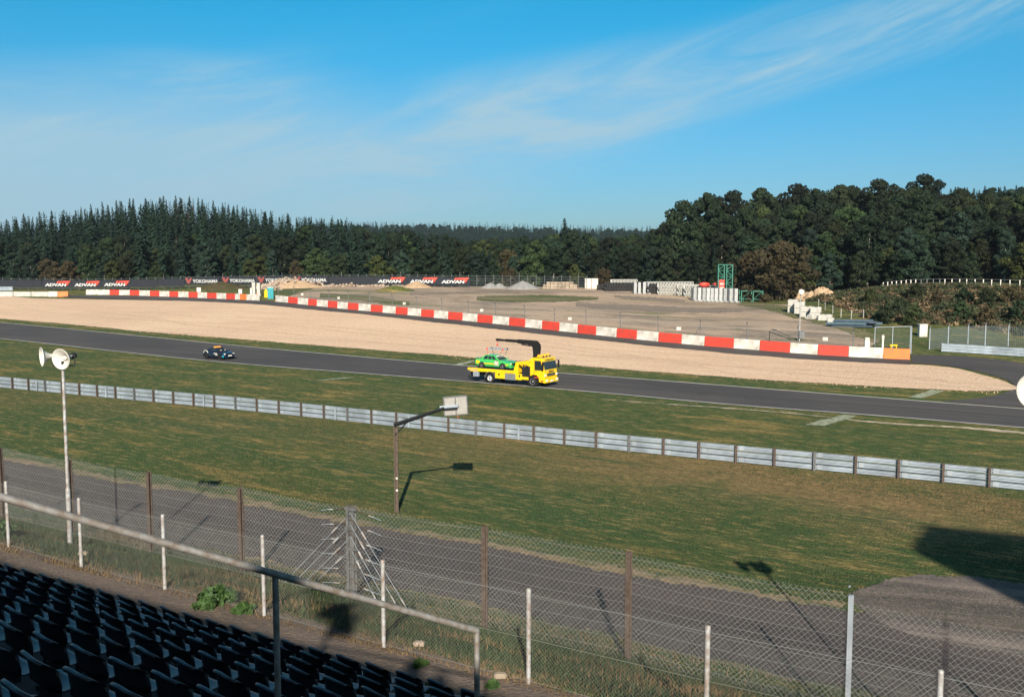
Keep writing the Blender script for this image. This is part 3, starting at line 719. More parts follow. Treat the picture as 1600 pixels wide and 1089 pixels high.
for i, ((a, _), (b, _)) in enumerate(zip(tp, tp[1:])):
    mb = MB(); hA = .5+H_T-(a.z+b.z)/2
    link_bay(mb, a+offt, b+offt, .05, hA-.12, .170, .0034, .10, sag=.06); mb.build('wire_mesh', M_WIRE, tall)
    mb = MB()
    for j in range(9):
        zz = .3+j*(hA-.45)/8
        q = [a+offt*1.2+(b-a)*k/4+Vector((0, 0, zz-.05*math.sin(math.pi*k/4))) for k in range(5)]
        mb.pipe(q, .0065, 4)
    mb.build('steel_cable', M_GALVD, tall)
# cable ends, turnbuckles and stays at the strainer post
sp = tp[6][0]; tdir = Vector((TS.x, TS.y, 0))
mb = MB(); mb2 = MB(); mbr = MB()
for j in range(6):
    z = sp.z+.75+j*.52
    for sg in (-1, 1):
        a = sp+Vector((0, -.05, 0)); a.z = z+.1
        b = sp + tdir*sg*(.55+.05*j) + Vector((0, -.05, 0)); b.z = z-.18
        mbr.pipe([a, (a+b)/2+Vector((0, 0, -.06)), b], .018, 6)
        c = b + tdir*sg*.20; c.z -= .02; mb2.tube(b, c, .026, 8)
        e = sp + tdir*sg*(1.35) + Vector((0, -.05, 0)); e.z = z-.28; mb.tube(c, e, .012, 5)
for j in range(4):
    z = sp.z+1.9+j*.42
    for sg in (1, -1):
        a = sp+Vector((0, -.1, 0)); a.z = z; foot = sp+tdir*sg*(1.6+.42*j); foot -= Vector((NS.x, NS.y, 0))*.5; foot.z = T(foot.x, foot.y)+.05
        mb.tube(a, foot, .009, 5); dr = (a-foot).normalized(); mb2.tube(foot+dr*.25, foot+dr*.55, .026, 8); mb2.tube(a-dr*.8-dr*.1*j, a-dr*.5-dr*.1*j, .035, 8)
mb.build('stay_cable', M_GALV, tall); mb2.build('turnbuckle', M_SILVER, tall); mbr.build('cable_tail', M_RUSTY, tall)
# ------------------------------------------------------------------ loudspeakers
def horn(name, parent, pos, axis, r=.33, L=.55):
    ax = Vector(axis).normalized(); M = Matrix.Translation(pos) @ ax.to_track_quat('Z', 'Y').to_matrix().to_4x4()
    mb = MB(); prof = [(.07, 0)]
    for k in range(1, 13):
        u = k/12; prof.append((.07+(r-.07)*u**2.2, L*u))
    prof += [(r+.018, L+.008), (r+.018, L-.015), (r, L-.02)]
    inner = [(max(.01, a-.012), b) for a, b in prof[:13]]
    mb.lathe(prof, 28, M); mb.lathe([(a, b) for a, b in reversed(inner)], 28, M)
    h = mb.build(name, M_HORN, parent)
    mb = MB(); mb.lathe([(.0, .16), (.05, .17), (.075, .22), (.08, .30), (.065, .36), (0, .38)], 14, M); mb.build('phase_plug', M_HORN, h)
    mb = MB(); mb.lathe([(0, -.26), (.09, -.25), (.11, -.2), (.11, -.06), (.075, 0), (0, 0)], 16, M); mb.build('driver', M_DARK, h)
    return h
def speaker_pole(px, py, Y, label, flip=1):
    top = atY(px, py, Y); base = T(top.x, top.y)
    o = thing('loudspeaker_pole', label, 'loudspeaker', (top.x, top.y, base), 0, 'loudspeakers on poles in front of the stand'); H = top.z-base
    mb = MB(); mb.tube((0, 0, -.2), (0, 0, H*.32), .085, 16); mb.tube((0, 0, H*.32), (0, 0, H), .062, 16, .055); mb.tube((0, 0, H*.315), (0, 0, H*.325), .09, 16, .065); mb.build('pole', M_SILVER, o)
    mb = MB(); mb.tube((-.35, 0, H+.02), (.42, .05, H+.04), .022, 8); mb.tube((.42, .05, H+.04), (.42, .05, H+.42), .02, 8); mb.tube((.42, .05, H+.42), (.2, .0, H+.45), .018, 8); mb.tube((0, 0, H), (0, 0, H+.2), .05, 10); mb.tube((-.35, 0, H+.02), (-.35, -.0, H+.25), .02, 8)
    mb.build('bracket', M_DARK, o)
    horn('horn', o, Vector((.16, .30, H+.34)), (-.28*flip, -.95, -.10), .36, .50)
    horn('horn', o, Vector((-.36, .20, H+.38)), (-.80, -.60, -.04), .33, .45)
    return o
speaker_pole(98, 573, 35.8, 'two white horn loudspeakers on a tall silver pole at the left')
o = speaker_pole(1672, 641, 18.6, 'white horn loudspeaker cut off by the right edge of the photo')
# ------------------------------------------------------------------ lamp arm with rectangular panel
b0 = g(620, 801); o = thing('panel_post', 'rusty steel post with sideways arm holding a rectangular white panel on the lawn', 'sign post', b0)
H = 4.45; mb = MB()
for sg in (-1, 1): mb.box((sg*.075, 0, H/2-.2), (.05, .16, H+.4))
mb.box((0, .05, H/2-.2), (.12, .03, H+.4)); mb.build('post', M_RUSTY, o)
for z in (1.75, 1.15): MB().box((.03, -.105, z), (.10, .04, .09)).build('bracket_tag', M_WHITE, o)
e = atY(712, 634, b0.y-.5)-b0
mb = MB(); a = Vector((-.08, -.02, H-.08)); bq = Vector((e.x-.55, e.y, e.z-.12))
mb.tube(a, bq, .11, 4, .075, smooth=False); mb.tube(Vector((-.02, -.02, H-.55)), Vector((.5, -.1, H+.02)), .04, 6); mb.build('arm', M_DARK, o)
mb = MB(); c = Vector((e.x, e.y+.05, e.z)); M = Matrix.Translation(c) @ Matrix.Rotation(R(-18), 4, 'Z') @ Matrix.Rotation(R(-8), 4, 'X') @ Matrix.Rotation(R(-7), 4, 'Y')
mb.box((0, .03, 0), (1.16, .05, .88), M); pn = mb.build('panel', mat('weathered_panel', (.36, .34, .32), .7, col2=(.26, .25, .23), scale=4), o)
mb = MB()
for (cc, dd) in (((0, -.01, .44), (1.22, .07, .05)), ((0, -.01, -.44), (1.22, .07, .05)), ((.60, -.01, 0), (.05, .07, .83)), ((-.60, -.01, 0), (.05, .07, .83)), ((0, -.01, 0), (.04, .05, .83))): mb.box(cc, dd, M)
mb.build('frame', M_GALVD, pn)
mb = MB(); mb.box((-.30, -.09, -.02), (.95, .14, .12), M); mb.build('clamp', M_GALV, o); mb = MB(); mb.box((-.28, -.12, -.14), (.80, .06, .07), M); mb.build('dark_clamp', M_DARK, o)  # lower clamp bar in dark steel
# ------------------------------------------------------------------ armco on the grass
RAIL_PX = [(-160, 590), (0, 606), (200, 625), (400, 643.5), (600, 665), (800, 687), (1000, 708), (1200, 728), (1400, 747), (1600, 767), (1780, 786)]
rl = [g(*p) for p in RAIL_PX]; line = resample(smoothpts(rl, 2), 2.3)
arm = thing('guardrail', 'triple beam steel guardrail crossing the lawn in front of the track', 'guardrail')
def wbeam(mb, L, z, side, r=None):
    # W profile swept along the line, ridges towards the track
    pr = [(-.150, .0), (-.13, .0), (-.105, .085), (-.05, .085), (-.025, -.0), (.025, -.0), (.05, .085), (.105, .085), (.13, 0), (.150, 0)]
    n = len(pr); V = []; F = []
    for i, p in enumerate(L):
        d = (L[min(i+1, len(L)-1)]-L[max(i-1, 0)]); nn = Vector((-d.y, d.x, 0)).normalized()
        for h, q in pr: V.append(p+nn*(side+q)+Vector((0, 0, z+h)))
    for i in range(len(L)-1):
        for k in range(n-1): F.append((i*n+k, (i+1)*n+k, (i+1)*n+k+1, i*n+k+1))
    mb.add(V, F)
for k in range(3):
    mb = MB(); wbeam(mb, line, .20+.36*k, .07); 
    for i, p in enumerate(line):   # splice plates
        if i % 2 == k % 2 and i < len(line)-1:
            d = (line[i+1]-p); pp = p+d*.15
            nn = Vector((-d.y, d.x, 0)).normalized(); mb.box(pp+nn*.068+Vector((0, 0, .20+.36*k)), (.3, .012, .29), rz=math.atan2(d.y, d.x))
    mb.build('rail_beam', M_GALV, arm)
for i, p in enumerate(line[:-1]):
    d = line[i+1]-p; mb = MB(); rz = math.atan2(d.y, d.x)
    M = Matrix.Translation(p) @ Matrix.Rotation(rz, 4, 'Z')
    for (cc, dd) in (((0, -.05, .5), (.02, .12, 1.24)), ((.05, -.11, .5), (.12, .014, 1.24)), ((.05, .0, .5), (.12, .014, 1.24))): mb.box(cc, dd, M)
    mb.build('post', M_RUSTY if i % 5 else M_GALVD, arm)
# short struts on some bays
for i in (4, 9, 13, 18, 24, 27, 31):
    if i < len(line)-1:
        p = (line[i]+line[i+1])/2; d = line[i+1]-line[i]; MB().box(p+Vector((0, -.02, .55)), (.16, .03, 1.0), rz=math.atan2(d.y, d.x)).build('splice_strap', M_GALV, arm)
p = g(715.5, 673); tag(MB().box((0, 0, .5), (.06, .06, 1.2)).box((0, 0, 1.12), (.05, .05, .06), tx=.3, ty=.3).build('marker_stake', mat('rust_red_paint', (.36, .08, .04), .7), loc=p), 'thin rust red stake standing against the guardrail near the panel post', 'stake')
p = g(243, 627); tag(MB().box((0, 0, .14), (2.6, .12, .24), rz=-.45).box((.0, .05, .3), (2.3, .1, .06), rz=-.45).build('loose_rail', M_WHITE, loc=p), 'pale loose length of rail lying at the foot of the guardrail', 'rail')
# ------------------------------------------------------------------ red and white wall of the gravel trap
def wall_y(px, L): return float(np.interp(px, [a for a, b in L], [b for a, b in L]))
def block(p, q, h, m, label, grp='concrete blocks of the red and white wall'):
    d = q-p; L = math.hypot(d.x, d.y)-.04; c = (p+q)/2; rz = math.atan2(d.y, d.x)
    mb = MB(); b = .05
    out = [(-.27, 0), (-.27, .12), (-.21, .22), (-.19, h-.05), (-.15, h), (.15, h), (.19, h-.05), (.21, .22), (.27, .12), (.27, 0)]
    out = [(y, z-.12 if z == 0 else z) for y, z in out]
    n = len(out); V = []
    for x, sc in ((-L/2, .9), (-L/2+b, 1), (L/2-b, 1), (L/2, .9)):
        for y, z in out: V.append((x, y*sc, z if z < .3 else z-(1-sc)*.3))
    F = [tuple(range(n)), tuple(range(4*n-1, 3*n-1, -1))]
    for r in range(3):
        for k in range(n): F.append((r*n+k, (r+1)*n+k, (r+1)*n+(k+1) % n, r*n+(k+1) % n))
    mb.add(V, F); pitch = math.atan2(d.z, L)
    o = mb.build('barrier_block', m, loc=(c.x, c.y+.27, c.z)); o.rotation_euler = (0, -pitch, rz)
    return tag(o, label, 'barrier', grp)
EDG2 = [431, 450.8, 466, 482, 495.8, 512.8, 528, 544, 561, 580, 598.8, 618.8, 637.8, 658.8, 679, 701, 723.8, 746.8, 770.8, 796.4, 821.7, 848, 875.3, 903.6, 932.8, 964.7, 996.3, 1030, 1066.5, 1102, 1147.8, 1188.3, 1235.7, 1279, 1326.9, 1380.7, 1423]
nb = len(EDG2)-1
for i in range(nb):
    p = g(EDG2[i], wall_y(EDG2[i], WALL2_PX)); q = g(EDG2[i+1], wall_y(EDG2[i+1], WALL2_PX))
    if i == nb-1: block(p, q, 1.25, M_ORANGE, 'orange block ending the red and white wall by the mesh gate')
    elif i % 2: block(p, q, 1.25, M_RED, 'red block in the long wall, %s red one counting from the orange end' % nth((nb-i)//2))
    else: block(p, q, 1.25, M_WHITE, 'white block in the long wall, %s white one counting from the orange end' % nth((nb-i)//2))
EDG1 = [134.5, 154, 171.5, 186.5, 203, 218, 234.5, 249.5, 265, 279, 295, 309.5, 324, 339, 354, 368, 375.5, 386, 395, 404]
kinds = 'WW' + 'RW'*7 + 'OWW'; kinds = 'WWRWRWRWRWRWRWRWOWW'; rc = wc = 0
for i in range(len(EDG1)-1):
    p = g(EDG1[i], wall_y(EDG1[i], WALL_PX)); q = g(EDG1[i+1], wall_y(EDG1[i+1], WALL_PX)); k = kinds[i]
    if k == 'O': block(p, q, 1.25, M_ORANGE, 'short orange block near the teal toilet in the left wall')
    elif k == 'R': rc += 1; block(p, q, 1.25, M_RED, 'red block in the short far left wall, %s red one from the left' % nth(rc))
    else: wc += 1; block(p, q, 1.25, M_WHITE, 'white block in the short far left wall, %s white one from the left' % nth(wc))
block(g(75, 463.6), g(89.5, 463.8), 1.25, M_WHITE, 'white block next to the orange block at the far left')
block(g(89.5, 463.8), g(106, 463.6), 1.25, M_ORANGE, 'orange block at the end of the grey wall far left')
for i, (a, b) in enumerate([(-60, -34), (-34, -8), (-8, 20), (20, 48), (48, 75)]):
    block(g(a, 463.3), g(b, 463.5), 1.15, M_CONC, 'unpainted grey concrete block at the far left, %s one before the white block' % nth(5-i), 'grey concrete wall at the far left')
tg = thing('guardrail', 'short steel guardrail behind the grey wall at the far left edge', 'guardrail')
L2 = resample([g(-60, 459), g(20, 458)], 4)
for k in range(3): mb = MB(); wbeam(mb, L2, .8+.33*k, -.08); mb.build('rail_beam', M_GALV, tg)
for p in L2: MB().box(p+Vector((0, 0, .8)), (.12, .1, 1.6)).build('post', M_GALVD, tg)
# wire fence on cranked posts just behind the wall
wf = thing('catch_fence', 'wire catch fence on cranked galvanised posts behind the red and white wall', 'fence')
wl2 = [Vector((p.x, p.y+1.6, p.z)) for p in WALL2[:-1]]
FP = resample(smoothpts([Vector(p) for p in wl2], 2), 6.1)
for p in FP: p.z = T(p.x, p.y)
mw = MB()
for i, p in enumerate(FP):
    mb = MB(); q = p+Vector((0, 0, 2.9)); mb.tube(p-Vector((0, 0, .2)), q, .055, 8); e = q+Vector((-.12, -.42, .35)); mb.tube(q, e, .05, 8)
    if i in (5, 16, 27): 
        for sg in (-1, 1):
            d = (FP[i+1]-p).normalized(); mb.tube(q-Vector((0, 0, .6)), p+d*sg*1.5, .045, 6)
    mb.build('post', M_GALVD, wf)
    if i < len(FP)-1:
        b = FP[i+1]
        for zz in (.5, .9, 1.3, 1.7, 2.1, 2.5, 2.85): mw.tube(p+Vector((0, 0, zz)), b+Vector((0, 0, zz)), .013, 4, cap=False)
        for k in range(1, 12): c = p+(b-p)*k/12; mw.tube(c+Vector((0, 0, .2)), c+Vector((0, 0, 2.85)), .005, 3, cap=False)
        mw.tube(p+Vector((-.12, -.42, 3.25)), b+Vector((-.12, -.42, 3.25)), .012, 4, cap=False)
mw.build('wire_mesh', M_WIRED, wf)
for k, (px, py) in enumerate([(461, 462), (543, 471), (633, 479), (755, 486), (891, 500), (1066, 520), (1279, 534)]):
    i = min(range(len(FP)-1), key=lambda j: abs(proj((FP[j]+FP[j+1])/2)[0]-px)); c = (FP[i]+FP[i+1])/2
    MB().box((c.x, c.y-.03, c.z+1.75), (.62, .03, .42), rz=-.6).build('notice_plate', M_WHITE, wf)
# ------------------------------------------------------------------ far side of the circuit
def deg_of(p, q): return math.atan2((q-p).y, (q-p).x)
# mesh gate at the end of the wall
p0, p1 = atz(1366, 553, .95), atz(1423, 556, .9)
p0.z = T(p0.x, p0.y); p1 = p0+(p1-p0); p1.z = T(p1.x, p1.y)
gt = thing('mesh_gate', 'tall galvanised mesh gate standing behind the orange block', 'gate', p0, deg_of(p0, p1)); Lg = math.hypot(p1.x-p0.x, p1.y-p0.y)
mb = MB()
for x in (0, Lg*.49, Lg-.12, Lg): mb.tube((x, 0, 0), (x, 0, 3.0+.25*(x/Lg)), .05, 8)
mb.tube((0, 0, 2.98), (Lg, 0, 3.23), .05, 8); mb.tube((0, 0, .3), (Lg, 0, .3), .04, 8); mb.build('frame', M_GALV, gt)
mb = MB()
for k in range(1, 30): x = Lg*k/30; mb.tube((x, .02, .3), (x, .02, 3+.25*x/Lg), .007, 3, cap=False)
for k in range(1, 14): z = .3+2.7*k/14; mb.tube((0, .02, z), (Lg, .02, z), .007, 3, cap=False)
mb.build('wire_mesh', M_WIRED, gt)
p = atz(1354, 553, 1.0); p.z = T(p.x, p.y)
tag(MB().bbox((0, 0, .75), (.62, .4, 1.5), .05).bbox((0, 0, 1.7), (.55, .38, .3), .04).build('cabinet', M_WHITE, loc=p), 'low white cabinet behind the wall left of the mesh gate', 'cabinet')
p = atz(1378.5, 556, 1.0); p.z = T(p.x, p.y)
tag(MB().bbox((0, 0, 1.0), (.22, .2, 2.0), .03).bbox((0, 0, 2.2), (.30, .24, .5), .04).build('white_post', M_WHITE, loc=p), 'narrow white post with thicker head in front of the mesh gate', 'post')
p = atz(1397, 558, .9); p.z = T(p.x, p.y)
tag(MB().bbox((0, .35, 1.32), (.9, .4, .14), .04).box((-.3, .35, .63), (.08, .3, 1.24)).box((.3, .35, .63), (.08, .3, 1.24)).build('yellow_hurdle', M_YELLOW, loc=p), 'low yellow hurdle peeping over the orange block', 'hurdle')
# marshal light pole
b0 = g(1249, 534); mp = thing('signal_pole', 'slim white pole with round white lamp on top behind the wall', 'pole', b0)
mb = MB(); mb.tube((0, 0, -.2), (0, 0, 6.3), .09, 12, .07); mb.build('pole', M_SILVER, mp)
MB().bbox((.25, -.1, .95), (.75, .4, .95), .04).build('control_box', M_GALVD, mp)
mb = MB(); mb.lathe([(0, .12), (.10, .10), (.13, 0), (.36, -.36), (.36, -.40), (0, -.34)], 18, Matrix.Translation((0, 0, 6.25)) @ Matrix.Rotation(R(-112), 4, 'X') @ Matrix.Rotation(R(0), 4, 'Y')); mb.build('lamp_head', M_WHITE, mp)
mb = MB(); a = g(1213, 533); a2 = Vector((a.x-b0.x, a.y-b0.y-0, 0)); 
st_ = thing('fallen_pole', 'dark thin prop leaning low against the wire fence left of the signal pole', 'prop', a)
mb.tube((-.9, 0, 1.2), (1.9, 0, .25), .06, 8); mb.tube((-.9, 0, 0), (-.9, 0, 1.3), .05, 8); mb.build('prop', M_DARK, st_)
# concrete block stacks beside the bank
for i, (px, py, w, h, n) in enumerate([(1240, 488, 1.5, 1.3, 2), (1250, 490, 1.6, 1.2, 2), (1262, 495, 1.9, 1.0, 2), (1273, 497, 1.6, 1.05, 2), (1291, 500.5, 1.9, 1.1, 1)]):
    p = g(px, py)
    for k in range(n):
        o = MB().bbox((0, 0, h/2), (w, 1.5, h-.04), .06).box((-.4, 0, h), (.4, .3, .08)).box((.5, 0, h), (.4, .3, .08)).build('concrete_block', M_CONC, loc=(p.x+random.uniform(-.15, .15), p.y+random.uniform(-.1, .1), p.z+k*(h+.02)*.8)); o.scale = (1, 1, .8)
        o.rotation_euler = (0, 0, -.35+random.uniform(-.08, .08))
        tag(o, 'large pale concrete block beside the bank, %s in its stack, %s stack from the left' % (['lowest', 'second', 'topmost'][k] if n > 1 else 'alone', nth(i+1)), 'concrete block', 'stacked concrete blocks beside the bank')
for i, (px, py) in enumerate([(1283, 501), (1298, 504), (1268, 499)]):
    p = g(px, py); o = MB().bbox((0, 0, .35), (1.2, .9, .75), .12).bbox((.6, .2, .2), (.7, .6, .45), .1).build('rubble_chunk', M_CONC, loc=p); o.rotation_euler = (0, 0, i*1.1)
    tag(o, 'small broken concrete chunk at the foot of the block stacks, %s from the left' % nth([2, 3, 1][i]), 'rubble', 'broken chunks by the block stacks')
# heap of dark pipes / rails
pp = g(1334, 511)
for k in range(14):
    a = Vector((random.uniform(-3.9, -2.2), random.uniform(-.9, .9), .16+.17*(k//3))); L = random.uniform(4.5, 6.2)
    mb = MB(); c = a+Vector((L, random.uniform(-.3, .3), random.uniform(-.06, .06)))
    for dz in (-.07, .07): mb.tube(a+Vector((0, 0, dz)), c+Vector((0, 0, dz)), .085, 8)
    o = mb.build('old_rail_beam', mat('blue_grey_steel', (.07, .11, .15), .5, .5, rnd=.4), loc=pp); o.rotation_euler = (0, 0, -.28)
    tag(o, 'dark blue grey steel beam lying in the heap at the foot of the bank', 'steel beam', 'steel beams heaped at the foot of the bank')
p = g(1441, 526); cb = tag(MB().bbox((0, 0, .8), (1.05, .8, 1.6), .04).bbox((0, 0, 1.63), (1.15, .9, .1), .03).box((0, -.41, .8), (.9, .02, 1.3)).build('cabinet', M_WHITE, loc=p), 'white electrical cabinet standing alone on the grass near the bank', 'cabinet')
# right hand guardrail and fence
rg = thing('guardrail', 'steel guardrail beside the escape road at the right edge of the photo', 'guardrail')
L3 = resample([g(1471, 550), g(1530, 553.5), g(1600, 558), (g(1680, 563))], 2.6)
for k in range(3): mb = MB(); wbeam(mb, L3, .24+.33*k, -.10); mb.build('rail_beam', M_GALV, rg)
for p in L3: MB().box(p+Vector((0, .05, .55)), (.12, .12, 1.15)).build('post', M_GALVD, rg)
rf = thing('mesh_fence', 'dark mesh fence on steel posts at the foot of the scrubby bank', 'fence')
L4 = [g(1452, 546), g(1481, 543), g(1512, 541), g(1539, 540), g(1575, 541), g(1640, 545)]
mw = MB()
for i, p in enumerate(L4):
    mb = MB(); mb.tube(p, p+Vector((0, 0, 2.6)), .06, 8); mb.tube(p+Vector((0, 0, 2.6)), p+Vector((0, -.2, 2.85)), .05, 8); mb.build('post', M_GALV, rf)
    if i < len(L4)-1:
        b = L4[i+1]
        for k in range(22): mw.tube(p+(b-p)*k/22, p+(b-p)*k/22+Vector((0, 0, 2.5)), .014, 3, cap=False)
        for k in range(18): z = Vector((0, 0, .05+k*.14)); mw.tube(p+z, b+z, .011, 3, cap=False)
mw.build('wire_mesh', M_WIRED, rf)
sf = thing('boundary_fence', 'low fence of short posts following the foot of the bank', 'fence')
L5 = [g(*q) for q in [(1279, 480), (1289, 485), (1301, 490), (1314, 496), (1330, 499), (1349, 497)]]
for p in L5: MB().tube(p, p+Vector((0, 0, 1.3)), .06, 6).build('post', M_CONC, sf)
mw = MB()
for a, b in zip(L5, L5[1:]):
    for z in (.5, .9, 1.2): mw.tube(a+Vector((0, 0, z)), b+Vector((0, 0, z)), .015, 3)
mw.build('wire', M_WIRED, sf)
# white post fence along the upper road
uf = thing('post_and_rail_fence', 'fence of white posts along the road on top of the bank', 'fence')
UPX = [1379, 1386, 1392.5, 1399.5, 1407, 1414.5, 1422, 1429.5, 1438, 1447, 1457, 1467, 1475, 1486, 1498, 1509, 1522, 1535, 1548, 1562, 1576.5, 1592, 1609, 1628]
up = []
for x in UPX:
    D = np.interp(x, [1379, 1480, 1600, 1700], [179, 173, 166, 160]); X = (x-800)/FPX*D; up.append(Vector((X, D, T(X, D))))
for i, p in enumerate(up): 
    MB().bbox((0, 0, .72), (.16, .12, 1.5), .02).build('post', M_GALVD if i in (8, 9, 10, 11) else M_WHITE, uf, loc=p)
mw = MB()
for a, b in zip(up, up[1:]):
    for z in (1.46, .9): mw.tube(a+Vector((0, .08, z)), b+Vector((0, .08, z)), .035 if z > 1 else .02, 4)
mw.build('rail', M_GALVD, uf)
# sandy rocks on the shoulder
for i, (px, py, w, h) in enumerate([(1257, 459, 3.6, 1.6), (1268, 458, 3.2, 1.6), (1284, 458, 4.2, 2.2), (1296, 461, 2.6, 1.4)]):
    D = 196-i*5; X = (px-800)/FPX*D; z = T(X, D)
    V = []; F = []; rs = random.Random(i)
    nu, nv = 12, 6
    for a in range(nv+1):
        for b in range(nu):
            th = math.pi*.5*a/nv; ph = 2*math.pi*b/nu; r = 1+rs.uniform(-.16, .16)
            V.append((w/2*math.cos(th)*math.cos(ph)*r, w/3*math.cos(th)*math.sin(ph)*r, -.3+(h+.3)*math.sin(th)*r))
    for a in range(nv):
        for b in range(nu): F.append((a*nu+b, a*nu+(b+1) % nu, (a+1)*nu+(b+1) % nu, (a+1)*nu+b))
    tag(MB().add(V, F).build('sandy_boulder', M_SAND, loc=(X, D, z)), 'sandy boulder on the shoulder of the bank, %s from the left' % nth(i+1), 'boulder', 'sandy boulders above the block stacks')
# green lattice tower
b0 = g(1132, 469); tw = thing('lattice_tower', 'green steel lattice tower standing behind the concrete slabs', 'tower', b0)
Ht = 7.3
for x in (-1.45, -.25, .25, 1.45):
    mb = MB(); 
    for y in (-.5, .5): mb.box((x, y, Ht/2), (.16, .16, Ht))
    mb.build('leg', M_GREEN, tw)
mb = MB()
for x0, x1 in ((-1.45, -.25), (.25, 1.45)):
    for y in (-.5, .5):
        for k in range(6):
            z0 = .1+k*1.2; z1 = z0+1.2
            a, b = ((x0, y, z0), (x1, y, z1)) if k % 2 else ((x1, y, z0), (x0, y, z1)); mb.tube(a, b, .06, 4)
            mb.tube((x0, y, z1-.05), (x1, y, z1-.05), .06, 4)
mb.box((0, 0, Ht), (3.1, 1.1, .12)); mb.box((0, 0, Ht*.45), (1.0, 1.1, .1)); mb.build('bracing', M_GREEN, tw)
sg = MB().box((-.75, -.62, 3.2), (1.15, .05, 2.0)).build('sign_board', M_RED, tw); MB().box((-.75, -.66, 3.35), (.75, .03, .35)).box((-.75, -.66, 2.6), (.75, .03, .2)).build('sign_marking', M_WHITE, sg)
# concrete L slabs in two rows
def slab(px, py, h, w, d, label, rz=0):
    p = g(px, py); mb = MB(); mb.bbox((0, 0, h/2), (w, d, h), .04); mb.box((0, -d*.2, .12), (w*1.15, d*1.5, .24)); mb.box((0, -d/2-.02, h*.62), (w*.3, .04, .25))
    o = mb.build('concrete_slab', mat('slab_concrete', (.42, .42, .41), .85, col2=(.25, .26, .27), scale=1.1, rnd=.2), loc=p); o.rotation_euler = (0, 0, rz)
    return tag(o, label, 'concrete slab', 'upright concrete slabs in the yard')
for i, px in enumerate([992, 998.5, 1006, 1013]): slab(px, 459, 2.55, .62, 1.6, 'upright grey concrete slab left of the white tube pile, %s from the left' % nth(i+1))
for i, px in enumerate([1084, 1091, 1098, 1104.5, 1110.5, 1117, 1124, 1131, 1140, 1148]): slab(px, 470+i*.25, 2.75, .66, 1.7, 'upright grey concrete slab below the lattice tower, %s from the left' % nth(i+1), rz=.15)
# stacked tyre tubes, a honeycomb of white bundles
def tyre_stack(px, py, nx, nz, r, m, label, n0=0):
    p = g(px, py); o = thing('tyre_stack', label, 'tyre stack', p, .08, 'stacked tyres in the yard'); mb = MB(); mh = MB()
    for k in range(nz):
        for i in range(nx):
            c = Vector(((i-(nx-1)/2)*r*2.02+(r if k % 2 else 0), 0, r+k*r*1.76))
            M = Matrix.Translation(c) @ Matrix.Rotation(R(90), 4, 'X')
            mb.lathe([(r*.55, -.5), (r*.9, -.5), (r, -.38), (r, .38), (r*.9, .5), (r*.55, .5), (r*.5, .3), (r*.5, -.3), (r*.55, -.5)], 12, M)
    mb.box((0, .55, nz*r*.9), (nx*r*2, .1, nz*r*1.75))
    mb.build('tyres', m, o); return o
M_TW = mat('whitewashed_rubber', (.55, .54, .50), .8, col2=(.34, .33, .31), scale=2.5)
M_TB = mat('black_tyre', (.025, .025, .027), .8, col2=(.05, .05, .05), scale=3)
tyre_stack(1049, 461, 9, 4, .34, M_TW, 'honeycomb pile of white painted tyres between the two slab rows')
tyre_stack(1075, 462, 7, 4, .34, M_TW, 'white painted tyre pile touching the long slab row')
tyre_stack(1025, 459.5, 6, 4, .32, M_TB, 'black tyre pile right of the short slab row')
tyre_stack(968, 455.5, 9, 3, .38, M_TB, 'black tyre pile left of the short slab row')
tyre_stack(948, 454, 6, 2, .38, M_TB, 'low black tyre pile beside the white crates')
tyre_stack(974, 452.5, 9, 4, .34, M_TW, 'long white tyre pile behind the black tyres')
tyre_stack(1044, 457, 16, 4, .34, M_TW, 'long white tyre pile at the back of the yard')
tyre_stack(1098, 463.5, 12, 4, .34, M_TW, 'white tyre pile behind the long slab row')
for i, (px, py, w, h) in enumerate([(1100, 464.5, 2.4, 2.7), (1117, 464.5, 1.3, 2.8)]):
    p = g(px, py); mb = MB(); M = Matrix.Translation((0, -.2, h)) @ Matrix.Rotation(R(90), 4, 'X'); mb.lathe([(0, -.3), (w/2*.98, -.3), (w/2, 0), (w/2*.98, .3), (0, .3)], 18, M @ Matrix.Diagonal((1, .42, 1, 1)))
    tag(mb.build('red_drum', M_RED, loc=p), ['wide red drum lid showing above the white tyres', 'small red drum lid beside the tower sign'][i], 'drum')
for i, (px, py) in enumerate([(918.5, 451.5), (929, 451.5)]):
    p = g(px, py); mb = MB(); mb.bbox((0, 0, 1.25), (1.55, 1.4, 2.4), .05); mb.box((0, 0, 2.47), (1.65, 1.5, .1)); mb.box((0, -.71, 1.2), (1.2, .03, 1.9)); 
    tag(mb.build('white_crate', M_WHITE, loc=p), 'tall white crate by the tyres, %s one' % ['left', 'right'][i], 'crate', 'white crates at the back of the yard')
# heaps
def heap(px, py, w, h, m, label, name, seed=0, d=None):
    p = g(px, py); rs = np.random.RandomState(seed); n = 28; d = d or w*.6
    u, v = np.meshgrid(np.linspace(-1, 1, n), np.linspace(-1, 1, n)); rr = np.sqrt(u*u+v*v)
    z = np.clip(1-rr, 0, 1)**.85; z = z+ (rs.rand(n, n)-.5)*.07*(rr < .95); z = np.where(rr > 1, -.1, z)
    X = u*w/2; Y = v*d/2; Z = z*h
    F = [(r*n+c, r*n+c+1, (r+1)*n+c+1, (r+1)*n+c) for r in range(n-1) for c in range(n-1)]
    o = np_mesh(name, np.stack([X.ravel(), Y.ravel(), Z.ravel()-.05], -1), F, m, smooth=True); o.location = p
    return tag(o, label, name.split('_')[-1])
heap(817, 452, 8.4, 2.1, M_GREYG, 'tall cone of grey chippings in front of the tree line', 'gravel_heap', 1)
heap(766, 451, 5, 1.5, M_GREYG, 'low grey chippings heap left of the tall cone', 'gravel_heap', 2)
heap(780, 451, 4.5, 1.4, M_GREYG, 'small grey chippings heap between the other two grey heaps', 'gravel_heap', 3)
